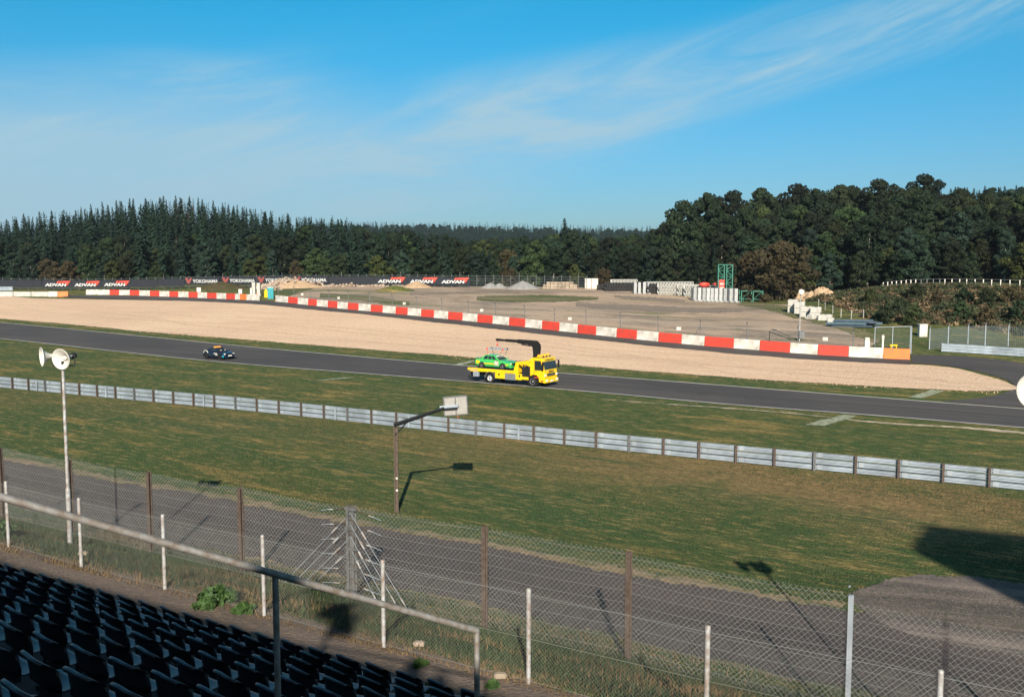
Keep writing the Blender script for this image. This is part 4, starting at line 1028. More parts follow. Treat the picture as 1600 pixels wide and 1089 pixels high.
heap(651, 450, 8.2, 1.7, M_SAND, 'sand coloured heap below the last white and red banners', 'sand_heap', 4)
heap(618, 455, 9.5, 1.4, M_GRASS, 'grassed over mound beside the sand coloured heap', 'earth_mound', 5)
heap(345, 452, 16, 2.0, M_BANK, 'brown weedy mound left of the rubble heap', 'earth_mound', 6)
heap(300, 457, 12, 1.0, M_GRASS, 'low green mound behind the short left wall', 'earth_mound', 7)
# rubble: countless stones
def stones(name, boxes, n, m, label, seed=3, smin=.25, smax=.75):
    rs = random.Random(seed); V = []; F = []
    cube = [(-1, -1, -1), (1, -1, -1), (1, 1, -1), (-1, 1, -1), (-1, -1, 1), (1, -1, 1), (1, 1, 1), (-1, 1, 1)]
    fc = [(0, 3, 2, 1), (4, 5, 6, 7), (0, 1, 5, 4), (1, 2, 6, 5), (2, 3, 7, 6), (3, 0, 4, 7)]
    for _ in range(n):
        x0, x1, py, dy, h = rs.choice(boxes); px = rs.uniform(x0, x1); e = 1-abs((px-x0)/(x1-x0)*2-1)**3
        D0 = g((x0+x1)/2, py).y + rs.uniform(-dy, dy); X = (px-800)/FPX*D0
        c = Vector((X, D0, T(X, D0)+rs.uniform(0, h)*e*rs.uniform(.6, 1))); q = Matrix.Rotation(rs.uniform(0, 6), 3, Vector((rs.random(), rs.random(), rs.random()+.1)))
        s = (rs.uniform(smin, smax), rs.uniform(smin, smax), rs.uniform(smin, smax)*.7); o = len(V)
        for a in cube: V.append(c+q @ Vector((a[0]*s[0]*rs.uniform(.7, 1), a[1]*s[1]*rs.uniform(.7, 1), a[2]*s[2]))*.5)
        F += [tuple(i+o for i in f) for f in fc]
    return tag(MB().add(V, F).build(name, m), label, 'rubble', kind='stuff')
stones('rubble_heap', [(412, 512, 449, 2.5, 2.6), (425, 470, 450, 2.5, 2.8), (395, 440, 453, 2, 1.6), (505, 575, 448, 2, .8), (560, 640, 448, 2, .6)], 1500, M_STONE, 'long heap of pale broken stone in front of the dark banners')
heap(462, 450, 16, 2.0, M_SAND, 'earth core of the long rubble heap under the banners', 'rubble_mound', 9, d=5)
for r in range(9):
    for k in range(2 if r in (0, 8) else 3):
        p = g(851+r*6.0, 451.5); mb = MB(); mb.bbox((0, 0, .27), (.92, 1.1, .5), .05); mb.box((0, 0, .02), (.85, 1.0, .06))
        o = mb.build('stone_block', M_STONE, loc=(p.x+random.uniform(-.05, .05), p.y, p.z+k*.58)); o.rotation_euler = (0, 0, random.uniform(-.1, .1))
        tag(o, 'pale stone block, %s layer, %s column from the left of the low stack' % (['bottom', 'middle', 'top'][k], nth(r+1)), 'stone block', 'low stack of stone blocks before the trees')
# teal toilet and neighbours
p = g(423, 467); to = thing('portable_toilet', 'teal portable toilet in the gap between the two walls', 'portable toilet', p, .2)
MB().bbox((0, 0, 1.1), (1.2, 1.2, 2.2), .06).build('cabin', M_TEAL, to); MB().bbox((0, 0, 2.3), (1.28, 1.28, .2), .08).build('roof', mat('pale_teal_plastic', (.25, .55, .55), .5), to)
MB().box((0, -.62, 1.05), (.8, .04, 1.9)).build('door', mat('teal_door', (.01, .28, .33), .5), to)
p = g(416, 465); tag(MB().bbox((0, 0, .75), (.8, .6, 1.5), .15).bbox((0, 0, 1.6), (.5, .4, .3), .08).build('grit_bin', M_YELLOW, loc=p), 'upright yellow container left of the teal toilet', 'container')
for i, (px, py, h) in enumerate([(397, 462, 2.9), (404.5, 462, 2.8)]):
    p = g(px, py); tag(MB().bbox((0, 0, h/2), (.75, .8, h), .05).box((0, 0, .15), (1.1, 1.1, .3)).build('concrete_post', M_CONC, loc=p), 'thick pale concrete upright left of the teal toilet, %s one' % ['left', 'right'][i], 'concrete post', 'concrete uprights by the teal toilet')
for i, (px, py, h) in enumerate([(400, 464.8, .9), (430.5, 471, .8)]):
    p = g(px, py); tag(MB().tube((0, 0, 0), (0, 0, h), .28, 12, .12).box((0, 0, .03), (.7, .7, .06)).build('traffic_cone', M_ORANGE, loc=(p.x, p.y+.8, p.z)), ['orange cone between the concrete uprights and the toilet', 'orange cone at the left end of the long wall'][i], 'cone')
for i, (px, py, w) in enumerate([(308, 461, 1.0), (373, 464, .8), (390, 465, .45)]):
    p = g(px, py); p.y += 1.5; p.z = T(p.x, p.y); tag(MB().bbox((0, 0, 1.1), (w, .4, 1.0 if i < 2 else 1.8), .04).box((0, 0, .4), (.1, .1, .9)).build('notice_board', M_WHITE, loc=p), ['small white board above the left wall near the weedy mound', 'small white board above the left wall before the orange block', 'narrow white board above the orange block of the left wall'][i], 'board')
# ------------------------------------------------------------------ boundary fence and banners under the trees
def fline(px):
    D = float(np.interp(px, [-80, 0, 300, 520, 740, 920, 960], [266, 262, 256, 248, 243, 240, 239])); X = (px-800)/FPX*D; return Vector((X, D, T(X, D)))
bf = thing('boundary_fence', 'long wire boundary fence under the tree line that carries the dark banners', 'fence')
xs = list(np.arange(-60, 925, 13.2)); mw = MB()
for i, x in enumerate(xs):
    p = fline(x); MB().tube(p, p+Vector((0, 0, 3.2+(.5 if i % 7 == 3 else 0))), .07, 6).build('post', M_GALVD, bf)
    if i: 
        q = fline(xs[i-1])
        for z in (.4, 1.0, 1.6, 2.2, 2.9): mw.tube(p+Vector((0, 0, z)), q+Vector((0, 0, z)), .022, 3)
        for k in range(10): c = q+(p-q)*k/10; mw.tube(c, c+Vector((0, 0, 2.9)), .01, 3)
mw.build('wire_mesh', M_WIRED, bf)
SOLD = [(-70, 68, 'plain'), (206, 297, 'plain'), (512, 588, 'plain')]
M_LET = mat('banner_lettering', (.60, .60, .59), .7); M_REDM = mat('banner_red', (.70, .07, .04), .7); M_DKRED = mat('banner_dark_red', (.28, .06, .05), .7)
def banner(x0, x1, kind, label):
    a, b = fline(x0), fline(x1); a.y -= .35; b.y -= .35; L = math.hypot(b.x-a.x, b.y-a.y); rz = deg_of(a, b); za = (a.z+b.z)/2+.62
    lift = .25 if kind == 'Y' else 0
    o = thing('banner', label, 'banner', (a.x, a.y, za+lift), rz, 'dark advertising banners on the boundary fence')
    hh = 1.95
    # cloth with slack between its ties
    n = 14; V = []; F = []
    for k in range(n+1):
        x = L*k/n; sl = -.05*math.sin(k*2.1); top = hh-.07*abs(math.sin(k*1.7))
        V += [(x, sl, 0), (x, sl*.5, top/2), (x, sl, top), (x, sl+.02, 0), (x, sl*.5+.02, top/2), (x, sl+.02, top)]
    for k in range(n):
        i = k*6; j = i+6; F += [(i, j, j+1, i+1), (i+1, j+1, j+2, i+2), (i+4, j+4, j+3, i+3), (i+5, j+5, j+4, i+4), (i+2, j+2, j+5, i+5), (i+3, j+3, j, i)]
    MB().add(V, F).build('cloth', M_NAVY, o)
    if kind == 'A':
        text_part('ADVAN', 'lettering', M_LET, o, Matrix.Translation((L*.47, -.10, hh*.40)), L*.74, .78, .045, .12, .03)
        for (xa, xb) in ((.50, .565), (.585, .66)): MB().add([(L*xa, -.10, hh*.62), (L*xb, -.10, hh*.62), (L*(xb+.05), -.10, hh*.90), (L*(xa+.05), -.10, hh*.90), (L*xa, -.12, hh*.62), (L*xb, -.12, hh*.62), (L*(xb+.05), -.12, hh*.90), (L*(xa+.05), -.12, hh*.90)], [(0, 1, 2, 3), (7, 6, 5, 4), (0, 4, 5, 1), (1, 5, 6, 2), (2, 6, 7, 3), (3, 7, 4, 0)]).build('red_flash', M_REDM, o)
        tri = [(.68, .62), (.83, .36), (.86, .36), (.985, .90), (.72, .90)]
        MB().prism([(L*x, hh*z) for x, z in [(.69, .64), (.86, .64), (.81, .42), (.87, .30), (.985, .92), (.72, .92)]], -.13, -.11).build('red_flash', M_REDM, o)
    if kind == 'Y':
        text_part('YOKOHAMA', 'lettering', M_LET, o, Matrix.Translation((L*.60, -.10, hh*.46)), L*.72, .86, .02, 0, .03)
        MB().prism([(L*x, hh*z) for x, z in [(.02, .88), (.09, .88), (.125, .55), (.17, .88), (.23, .88), (.15, .15), (.09, .15)]], -.12, -.10).build('red_emblem', M_DKRED, o)
for i, x in enumerate([68, 114, 160]): banner(x, x+45.4, 'A', 'dark banner with white ADVAN, %s of the left three' % nth(i+1))
for i, x in enumerate([586, 636, 685]): banner(x, x+49.3, 'A', 'dark banner with white ADVAN and red flash above the sand heap, %s of three' % nth(i+1))
for i, x in enumerate([290, 347.5, 403, 459]): banner(x, x+54.5, 'Y', 'dark banner with white YOKOHAMA and red emblem, %s from the left' % nth(i+1))
for i, (x, x1) in enumerate([(-68, -1), (0, 67), (206, 247), (248, 289), (515, 549.5), (550, 585)]): banner(x, x1, '', 'plain dark banner %s' % ['beyond the left edge of the photo', 'at the left edge, left of the lettered banners', 'right of the left lettered banners', 'left of the first long word banner', 'right of the rubble heap', 'left of the banners over the sand heap'][i])
# black tyres lying along the foot of the banners
for i in range(16):
    p = g(668+i*2.9, 448.5); o = MB().lathe([(.22, -.14), (.40, -.14), (.46, 0), (.40, .14), (.22, .14), (.20, 0), (.22, -.14)], 14, Matrix.Translation((0, 0, .46)) @ Matrix.Rotation(R(80), 4, 'X')).build('loose_tyre', M_TB, loc=p)
    tag(o, 'black tyre lined up below the right banners, %s from the left' % nth(i+1), 'tyre', 'tyres along the foot of the banner fence')
# green frames right of the slabs
for i, (px, py) in enumerate([(1158, 471), (1166, 472), (1184, 472.5)]):
    p = g(px, py); w = [.8, 2.0, 1.9][i]; mb = MB()
    for x in (-w/2, w/2): mb.box((x, 0, 1.15), (.16, .16, 2.3))
    mb.box((0, 0, 2.2), (w, .16, .16)); mb.box((0, 0, .6), (w, .1, .1)); mb.tube((-w/2, 0, .6), (w/2, 0, 2.2), .05, 4)
    tag(mb.build('green_frame', M_GREEN, loc=p), 'green steel frame right of the concrete slabs, %s from the left' % nth(i+1), 'frame', 'green steel frames right of the slabs')
# ------------------------------------------------------------------ vehicles
def lerp3(q, u, v):
    bl, br, tr, tl = [Vector(p) for p in q]; return (bl*(1-u)+br*u)*(1-v)+(tl*(1-u)+tr*u)*v
def panel(mb, q, u0, u1, v0, v1, off=.012, M=None, th=.02):
    a = [lerp3(q, u0, v0), lerp3(q, u1, v0), lerp3(q, u1, v1), lerp3(q, u0, v1)]
    nn = (a[1]-a[0]).cross(a[3]-a[0]).normalized()
    mb.add([p+nn*off for p in a]+[p-nn*th for p in a], [(0, 1, 2, 3), (7, 6, 5, 4), (0, 4, 5, 1), (1, 5, 6, 2), (2, 6, 7, 3), (3, 7, 4, 0)], M)
def wheels(o, xs, y, r, w, rimr, rm=None, parent_names=('wheel', 'tyre', 'rim')):
    for x in xs:
        for sg in (-1, 1):
            wh = bpy.data.objects.new('wheel', None); COL.objects.link(wh); wh.parent = o; wh.location = (x, sg*y, r)
            mb = MB(); M = Matrix.Rotation(R(-90*sg), 4, 'X') 
            mb.lathe([(rimr, -w/2), (r*.93, -w/2), (r, -w*.36), (r, w*.36), (r*.93, w/2), (rimr, w/2), (rimr*.9, w*.2), (rimr*.9, -w/2)], 24, M); mb.build('tyre', M_BLACK, wh)
            mb = MB(); mb.lathe([(rimr, w*.46), (rimr*.92, w*.50), (rimr*.86, w*.34), (rimr*.3, w*.30), (rimr*.26, w*.44), (0, w*.46)], 20, M)
            for k in range(8): a = k*math.pi/4; mb.box((rimr*.55*math.cos(a), rimr*.55*math.sin(a), w*.36), (rimr*.62, rimr*.13, w*.1), M, rz=a)
            mb.build('rim', rm or M_RIM, wh)
def loft_body(mb, stn, M=None):
    V = []; n = 12
    for (x, zb, zt, w) in stn:
        h = zt-zb; half = [(0, zb), (w*.86, zb), (w*.97, zb+h*.18), (w, zb+h*.52), (w*.965, zb+h*.84), (w*.88, zt-.012), (0, zt+.02)]
        ring = [(x, y, z) for y, z in half] + [(x, -y, z) for y, z in reversed(half[1:-1])]; V += ring; n = len(ring)
    F = [tuple(range(n)), tuple(range(len(V)-1, len(V)-n-1, -1))]
    for r in range(len(stn)-1):
        for k in range(n): F.append((r*n+k, (r+1)*n+k, (r+1)*n+(k+1) % n, r*n+(k+1) % n))
    mb.add(V, F, M)
def car(name, label, loc, rz, paint, stn, gh, wb, wr, win, glass=M_GLASS, rim=None):
    """gh: greenhouse (x rear low, x rear top, x front top, x front low, z low, z top, half width low, half width top)"""
    o = thing(name, label, 'car', loc, rz)
    mb = MB(); loft_body(mb, stn)
    body = mb.build('body', paint, o)
    xr, xrt, xft, xf, zl, zt, wl, wt = gh; mb = MB()
    V = [(xr, -wl, zl), (xf, -wl, zl), (xf, wl, zl), (xr, wl, zl), (xrt, -wt, zt-.04), (xft, -wt, zt-.04), (xft, wt, zt-.04), (xrt, wt, zt-.04), (xrt+.08, -wt*.86, zt), (xft-.1, -wt*.86, zt), (xft-.1, wt*.86, zt), (xrt+.08, wt*.86, zt)]
    mb.add(V, [(0, 1, 5, 4), (1, 2, 6, 5), (2, 3, 7, 6), (3, 0, 4, 7), (4, 5, 9, 8), (5, 6, 10, 9), (6, 7, 11, 10), (7, 4, 8, 11), (8, 9, 10, 11)]); mb.build('roof', paint, o)
    for sg in (-1, 1):
        q = [(xr, sg*wl, zl), (xf, sg*wl, zl), (xft, sg*wt, zt-.04), (xrt, sg*wt, zt-.04)]
        for (u0, u1) in win:
            mb = MB(); qq = q if sg < 0 else [q[1], q[0], q[3], q[2]]
            a, b = (u0, u1) if sg < 0 else (1-u1, 1-u0); panel(mb, qq, a, b, .10, .90); mb.build('side_window', glass, o)
    mb = MB(); panel(mb, [(xf, -wl, zl), (xf, wl, zl), (xft, wt, zt-.04), (xft, -wt, zt-.04)], .06, .94, .08, .92); mb.build('windscreen', glass, o)
    mb = MB(); panel(mb, [(xr, wl, zl), (xr, -wl, zl), (xrt, -wt, zt-.04), (xrt, wt, zt-.04)], .07, .93, .1, .9); mb.build('rear_window', glass, o)
    W = max(s[3] for s in stn)
    for x in (-wb/2, wb/2):
        for sg in (-1, 1): MB().wheel((x, sg*(W-.10), wr), wr*1.13, .235).build('wheel_arch', M_BLACK, o)
    wheels(o, (-wb/2, wb/2), W-.075, wr, .215, wr*.66, rim)
    for sg in (-1, 1):
        MB().bbox((xf-.12 if name != 'x' else 0, sg*(wl+.16), zl+.08), (.12, .18, .13), .03).build('wing_mirror', paint, o)
    return o, body
HEAD = R(-33.5)
TO = Vector((-2.3, 98.9, .035)); fx = Vector((math.cos(HEAD), math.sin(HEAD), 0)); fy = Vector((-math.sin(HEAD), math.cos(HEAD), 0))
cw = atz(766, 598.5, .035); TO = cw + fy*1.18
tr = thing('recovery_truck', 'yellow recovery truck with black crane carrying a green car along the track', 'truck', TO, HEAD)
mb = MB()   # chassis
mb.box((1.6, -.42, .72), (9.0, .12, .26)); mb.box((1.6, .42, .72), (9.0, .12, .26))
for x in (-2.2, -.6, 1.2, 3.0, 5.0): mb.box((x, 0, .72), (.14, .84, .2))
mb.box((4.2, 0, .95), (1.1, 1.2, .6)); mb.tube((0, -1.0, .55), (0, 1.0, .55), .12, 8); mb.tube((5, -1.0, .52), (5, 1.0, .52), .1, 8); mb.build('chassis', M_DARK, tr)
mb = MB()   # deck: flat bed with rim and upturned front
out = [(-2.75, 1.22), (-2.75, 1.30), (2.75, 1.36), (2.75, 1.18), (-2.3, 1.06)]
mb.prism(out, -1.24, 1.24); mb.box((-.0, -1.20, 1.36), (5.4, .07, .10)); mb.box((0, 1.20, 1.36), (5.4, .07, .10)); mb.build('flatbed', M_YELLOW, tr)
mb = MB(); mb.box((0, 0, 1.345), (5.3, 2.28, .02))
for k in range(9): mb.box((-2.4+k*.6, 0, 1.365), (.05, 2.25, .015))
mb.build('deck_plate', M_GALVD, tr)
mb = MB(); hb = [(2.72, 1.10), (2.76, 1.42), (3.05, 2.28), (3.55, 2.30), (3.55, 2.12), (3.22, 2.10), (3.45, 1.10)]
hb = [(2.72, 1.12), (3.10, 2.28), (4.55, 2.42), (4.55, 2.22), (3.38, 2.08), (3.32, 1.12)]
for y in (-1.24, 1.14): mb.prism(hb, y, y+.10)
mb.box((3.0, 0, 1.7), (.08, 2.2, 1.1)); mb.box((4.5, 0, 2.32), (.1, 2.3, .18)); mb.build('headboard', M_YELLOW, tr)
mb = MB(); mb.bbox((2.15, -1.02, .84), (3.10, .44, .58), .03); mb.bbox((2.15, 1.02, .84), (3.10, .44, .58), .03); mb.bbox((4.1, -1.05, .75), (.9, .36, .26), .03); mb.build('side_locker', M_YELLOW, tr)
mb = MB(); mb.box((2.42, -1.25, .80), (1.25, .02, .62))
for z in (.62, .76, .90, 1.02): mb.box((2.42, -1.262, z), (1.2, .012, .02))
mb.build('shutter', mat('grey_shutter', (.26, .27, .26), .5, .3), tr)
for x in (1.1, 3.5): MB().box((x, -1.255, .95), (.16, .02, .2)).build('reflector', M_DARK, tr)
mb = MB()
for k in range(9): mb.box((-2.5+k*.125, -1.246, 1.22), (.06, .012, .10))
mb.build('warning_stripe', M_RED, tr)
mb = MB()
for k in range(8): mb.box((-2.44+k*.125, -1.246, 1.22), (.06, .012, .10))
mb.build('warning_stripe', M_WHITE, tr)
MB().box((-2.755, 0, 1.26), (.02, 2.4, .08)).build('tail_board', M_RED, tr)
mb = MB()   # rear mudguards
for sg in (-1, 1):
    V = []; F = []
    for k in range(11):
        a = math.pi*(k/10); 
        for (y, rr) in ((-.36, .66), (0.0, .66), (0.0, .60), (-.36, .60)): V.append((rr*math.cos(a), sg*(1.24+y*1), .5+rr*math.sin(a)))
    for k in range(10):
        for j in range(4): F.append((k*4+j, k*4+(j+1) % 4, (k+1)*4+(j+1) % 4, (k+1)*4+j))
    mb.add(V, F)
mb.build('mudguard', M_GALVD, tr)
wheels(tr, (0, 5.0), 1.08, .50, .32, .30)
MB().bbox((-1.75, -1.1, .82), (.62, .3, .5), .03).build('tail_box', M_GALV, tr); MB().box((-2.3, 0, .62), (.1, 2.3, .14)).build('rear_bumper', M_DARK, tr)
mb = MB(); mb.tube((-2.2, -.2, .5), (-3.1, -.2, .42), .07, 8); mb.tube((-2.2, .4, .5), (-3.1, .4, .42), .07, 8); mb.tube((-3.05, -.7, .42), (-3.05, .8, .42), .07, 8); mb.build('towing_arm', M_DARK, tr)
# machinery between bed and cab
mb = MB(); mb.box((4.1, -.1, 1.25), (.9, 1.9, 1.0)); mb.box((4.2, -1.0, 1.55), (.25, .3, .8)); mb.tube((3.7, -1.02, 1.0), (3.85, -1.02, 2.0), .07, 8); mb.tube((4.55, -1.05, 1.1), (4.55, -1.05, 1.9), .05, 8)
for k in range(5): mb.tube((3.9+k*.08, -1.1, 1.75), (3.86+k*.1, -1.12, 2.05), .018, 5)
mb.build('crane_controls', M_DARK, tr)
# cab
CX0, CX1, CW = 4.72, 6.30, 1.22
mb = MB(); co = [(CX0, 1.02), (CX0, 2.72), (CX0+.12, 2.80), (CX1-.38, 2.80), (CX1-.20, 2.70), (CX1-.02, 1.68), (CX1+.03, 1.10), (CX1+.02, .50), (CX1-.55, .50), (CX1-.62, .95), (CX1-.85, 1.15), (CX1-1.28, 1.18), (CX0+.1, 1.0)]
n = len(co); V = []
for y, ins in ((-CW, .07), (-CW+.09, 0), (CW-.09, 0), (CW, .07)):
    for x, z in co: V.append((x-(ins if x > CX1-.5 else 0), y, z-(ins*.8 if z > 2.6 else 0)))
F = [tuple(range(n)), tuple(range(4*n-1, 3*n-1, -1))]+[(r*n+k, (r+1)*n+k, (r+1)*n+(k+1) % n, r*n+(k+1) % n) for r in range(3) for k in range(n)]
mb.add(V, F); cab = mb.build('cab', M_YELLOW, tr)
fq = [(CX1-.02, -CW, 1.68), (CX1-.02, CW, 1.68), (CX1-.20, CW, 2.70), (CX1-.20, -CW, 2.70)]
mb = MB(); panel(mb, fq, .045, .955, .0, .76, .015); mb.build('windscreen', M_GLASS, tr)
mb = MB(); 
for (y, r0, r1) in ((-.55, -.5, .1), (.35, .3, .9)): mb.tube((CX1+.02, y, 1.73), (CX1-.03, y+.55, 1.95), .018, 4)
mb.build('wiper', M_BLACK, tr)
mb = MB(); panel(mb, [(CX1+.00, -CW, 1.05), (CX1+.00, CW, 1.05), (CX1-.0, CW, 1.60), (CX1-.0, -CW, 1.60)], .22, .80, -.02, .46, .045); mb.build('grille', M_BLACK, tr)
MB().box((CX1+.06, 0, 1.18), (.02, 1.2, .03)).build('grille_bar', M_GALV, tr)
text_part('ADAC', 'lettering', M_DARK, tr, Matrix.Translation((CX1+.055, 0, 1.50)) @ Matrix.Rotation(R(90), 4, 'Z'), .95, .22, .03)
text_part('STRASSENWACHT', 'lettering', M_DARK, tr, Matrix.Translation((CX1-.12, 0, 2.60)) @ Matrix.Rotation(R(90), 4, 'Z'), 1.5, .12, .02)
mb = MB(); mb.bbox((CX1+.0, 0, .62), (.30, 2.46, .36), .05); mb.build('front_bumper', M_YELLOW, tr)
for sg in (-1, 1):
    MB().bbox((CX1+.12, sg*.92, .66), (.12, .40, .17), .02).build('headlight', M_LAMPW, tr)
    MB().bbox((CX1+.04, sg*1.05, 1.16), (.12, .22, .17), .02).build('headlight', M_LAMPW, tr)
    mb = MB(); s_ = [(CX0+.50, sg*(CW), 1.62), (CX1-.18, sg*(CW), 1.62), (CX1-.36, sg*(CW), 2.55), (CX0+.50, sg*CW, 2.55)]
    if sg > 0: s_ = [s_[1], s_[0], s_[3], s_[2]]
    panel(mb, s_, .02, .98, 0, 1, .015); mb.build('side_window', M_GLASS, tr)
    mb = MB(); s_ = [(CX0+.44, sg*CW, 1.15), (CX0+.47, sg*CW, 1.15), (CX0+.47, sg*CW, 2.7), (CX0+.44, sg*CW, 2.7)]
    if sg > 0: s_ = [s_[1], s_[0], s_[3], s_[2]]
    panel(mb, s_, 0, 1, 0, 1, .006); mb.build('door_gap', M_DARK, tr)
    mb = MB(); mb.tube((CX1-.22, sg*CW, 2.5), (CX1+.02, sg*(CW+.25), 2.45), .025, 6); mb.tube((CX1+.02, sg*(CW+.25), 1.7), (CX1+.02, sg*(CW+.25), 2.5), .02, 6); mb.bbox((CX1-.0, sg*(CW+.25), 2.18), (.10, .24, .50), .02); mb.bbox((CX1-.0, sg*(CW+.25), 1.82), (.10, .24, .2), .02); mb.build('side_mirror', M_BLACK, tr)
    MB().box((CX0+.65, sg*(CW+.01), 1.52), (.2, .03, .04)).build('door_handle', M_DARK, tr)
MB().box((CX1+.16, .0, .58), (.02, .55, .13)).build('number_plate', M_PLATE, tr)
mb = MB(); mb.box((CX0+.72, -CW-.012, .93), (.55, .02, .10)); mb.box((CX1-.22, -CW-.012, .62), (.3, .02, .12)); mb.build('side_stripe', M_RED, tr)
for sg in (-1, 1): MB().wheel((5.0, sg*1.05, .52), .60, .34, n=24).build('wheel_arch', M_BLACK, tr)
mb = MB(); mb.bbox((CX0+.78, 0, 2.92), (.36, 1.9, .10), .03); mb.build('beacon_base', M_YELLOW, tr)
mb = MB()
for y in (-.78, -.3, .3, .78): mb.bbox((CX0+.78, y, 3.03), (.26, .36, .14), .04)
mb.build('beacon_lens', M_AMBER, tr)
mb = MB()
for y in (-.6, .0, .6): mb.wheel((CX0+1.12, y, 2.92), .08, .08, ax=(1, 0, 0), n=10)
mb.build('roof_lamp', M_DARK, tr)
# crane
mb = MB(); mb.box((4.5, .25, 2.0), (.42, .6, 1.8)); mb.prism([(4.32, 2.6), (4.38, 3.75), (4.72, 4.0), (4.95, 3.7), (4.80, 2.6)], .05, .42); mb.tube((4.28, .24, 2.7), (4.15, .24, 3.75), .10, 8); mb.build('crane_column', M_BLACK, tr)
mb = MB(); mb.prism([(4.95, 3.92), (4.60, 4.28), (4.40, 4.32), (2.4, 4.36), (2.4, 3.98), (3.6, 3.92), (4.1, 3.72), (4.72, 3.55)], .08, .40); mb.prism([(2.5, 4.03), (2.5, 4.31), (.9, 4.33), (.9, 4.07)], .13, .35); mb.prism([(1.0, 4.10), (1.0, 4.28), (-.15, 4.34), (-.32, 4.26), (-.15, 4.08)], .17, .31)
mb.tube((3.9, .04, 3.8), (2.9, .04, 3.92), .06, 8); mb.build('crane_boom', M_BLACK, tr)
mb = MB(); mb.tube((-.12, .24, 4.1), (-.12, .24, 3.62), .035, 6); mb.box((-.12, .24, 3.66), (.14, .1, .16)); mb.build('crane_hook', M_RED, tr)
# green car on the bed
CZ = 1.372
gc, body = car('green_race_car', 'bright green saloon race car standing on the yellow truck bed', TO+fx*(-.02)+Vector((0, 0, CZ)), HEAD, M_CARGREEN,
  [(-2.14, .46, .74, .72), (-2.08, .30, .86, .80), (-1.7, .22, .93, .83), (-.9, .20, .93, .84), (.8, .20, .90, .84), (1.4, .21, .84, .83), (1.95, .24, .74, .80), (2.16, .34, .64, .72)],
  (-1.42, -1.02, .18, .82, .89, 1.36, .77, .60), 2.5, .31, [(.10, .36), (.39, .62), (.65, .88)])
mb = MB(); mb.box((-2.0, 0, 1.0), (.26, 1.5, .03)); mb.box((-2.0, -.6, .94), (.1, .04, .14)); mb.box((-2.0, .6, .94), (.1, .04, .14)); mb.build('spoiler', M_CARGREEN, gc)
mb = MB(); mb.bbox((2.12, 0, .28), (.26, 1.56, .14), .03); mb.build('front_bumper', M_CARGREEN, gc)
MB().box((2.165, 0, .60), (.06, 1.1, .13)).build('grille', M_BLACK, gc)
MB().box((2.20, 0, .44), (.02, .9, .10)).build('air_intake', M_BLACK, gc)
for sg in (-1, 1): MB().bbox((2.13, sg*.60, .60), (.09, .22, .13), .02).build('headlight', M_LAMPW, gc)
mb = MB(); mb.box((-.3, -.85, .52), (1.9, .012, .10)); mb.box((-1.72, -.84, .62), (.4, .012, .30)); mb.box((1.75, -.825, .50), (.35, .012, .10)); mb.box((2.2, .3, .43), (.02, .5, .1)); mb.build('yellow_livery', M_YELLOW, gc)
nbp = MB().box((.55, -.852, .60), (.46, .012, .44)).build('number_panel', M_WHITE, gc)
MB().box((.50, -.60, .91), (.0, .0, .0)).box((.60, 0, 1.13), (.02, 1.0, .02)).build('sun_strip', M_WHITE, gc)
q = [(.82, -.77, .89), (.82, .77, .89), (.18, .60, 1.32), (.18, -.60, 1.32)]
mb = MB(); panel(mb, q, .07, .93, .70, .93, .02); mb.build('screen_banner', M_WHITE, gc)
mb = MB(); mb.box((1.3, .25, .885), (.5, .3, .012)); mb.build('bonnet_sticker', M_WHITE, gc)
# lifting cross hanging from the hook
lf = thing('lifting_frame', 'thin lifting frame with coloured straps hanging from the crane above the green car', 'lifting frame', TO+fx*(-.12)+fy*.24+Vector((0, 0, 3.3)), HEAD)
mb = MB(); mb.tube((0, 0, 0), (0, 0, .32), .04, 6)
for sy in (-.42, .42): mb.box((0, sy, .0), (2.1, .07, .08))
mb.box((-.95, 0, 0), (.07, .9, .08)); mb.box((.95, 0, 0), (.07, .9, .08)); mb.box((0, 0, 0), (.8, .3, .10)); mb.build('frame', M_GALV, lf)
for (x, y, m) in ((-.95, -.42, M_REDM), (.95, -.42, M_REDM), (-.95, .42, M_CARBLUE), (.95, .42, M_CARBLUE)):
    MB().tube((x, y, 0), (x*.75-.1, y*1.25, -.58), .022, 5).build('strap', m, lf)
    MB().bbox((x, y, 0), (.16, .12, .18), .02).build('strap_end', m, lf)
# black safety car
bc_p = atz(334.5, 561.3, .035); bh = R(-33); bfy = Vector((-math.sin(bh), math.cos(bh), 0)); bfx = Vector((math.cos(bh), math.sin(bh), 0))
bc, body = car('black_coupe', 'very dark blue coupe with white markings and orange roof beacon on the track', bc_p+bfy*.88-bfx*.15, bh, M_CARBLUE,
  [(-2.05, .48, .80, .70), (-2.0, .28, .92, .80), (-1.6, .20, 1.0, .88), (-1.2, .18, 1.0, .91), (-.4, .17, .96, .90), (.6, .17, .93, .90), (1.2, .18, .88, .91), (1.75, .22, .76, .86), (2.0, .30, .66, .74)],
  (-1.75, -.72, .12, 1.0, .93, 1.38, .76, .56), 2.45, .33, [(.30, .56), (.58, .86)], rim=M_DARK)
MB().bbox((-.25, 0, 1.43), (.34, .9, .12), .04).build('roof_beacon', M_AMBER, bc)
MB().box((2.02, 0, .48), (.02, .56, .15)).build('number_plate', M_PLATE, bc); MB().box((1.99, 0, .62), (.03, .8, .18)).build('grille', M_BLACK, bc)
for sg in (-1, 1): MB().bbox((1.86, sg*.66, .68), (.14, .26, .13), .03).build('headlight', M_LAMPW, bc)
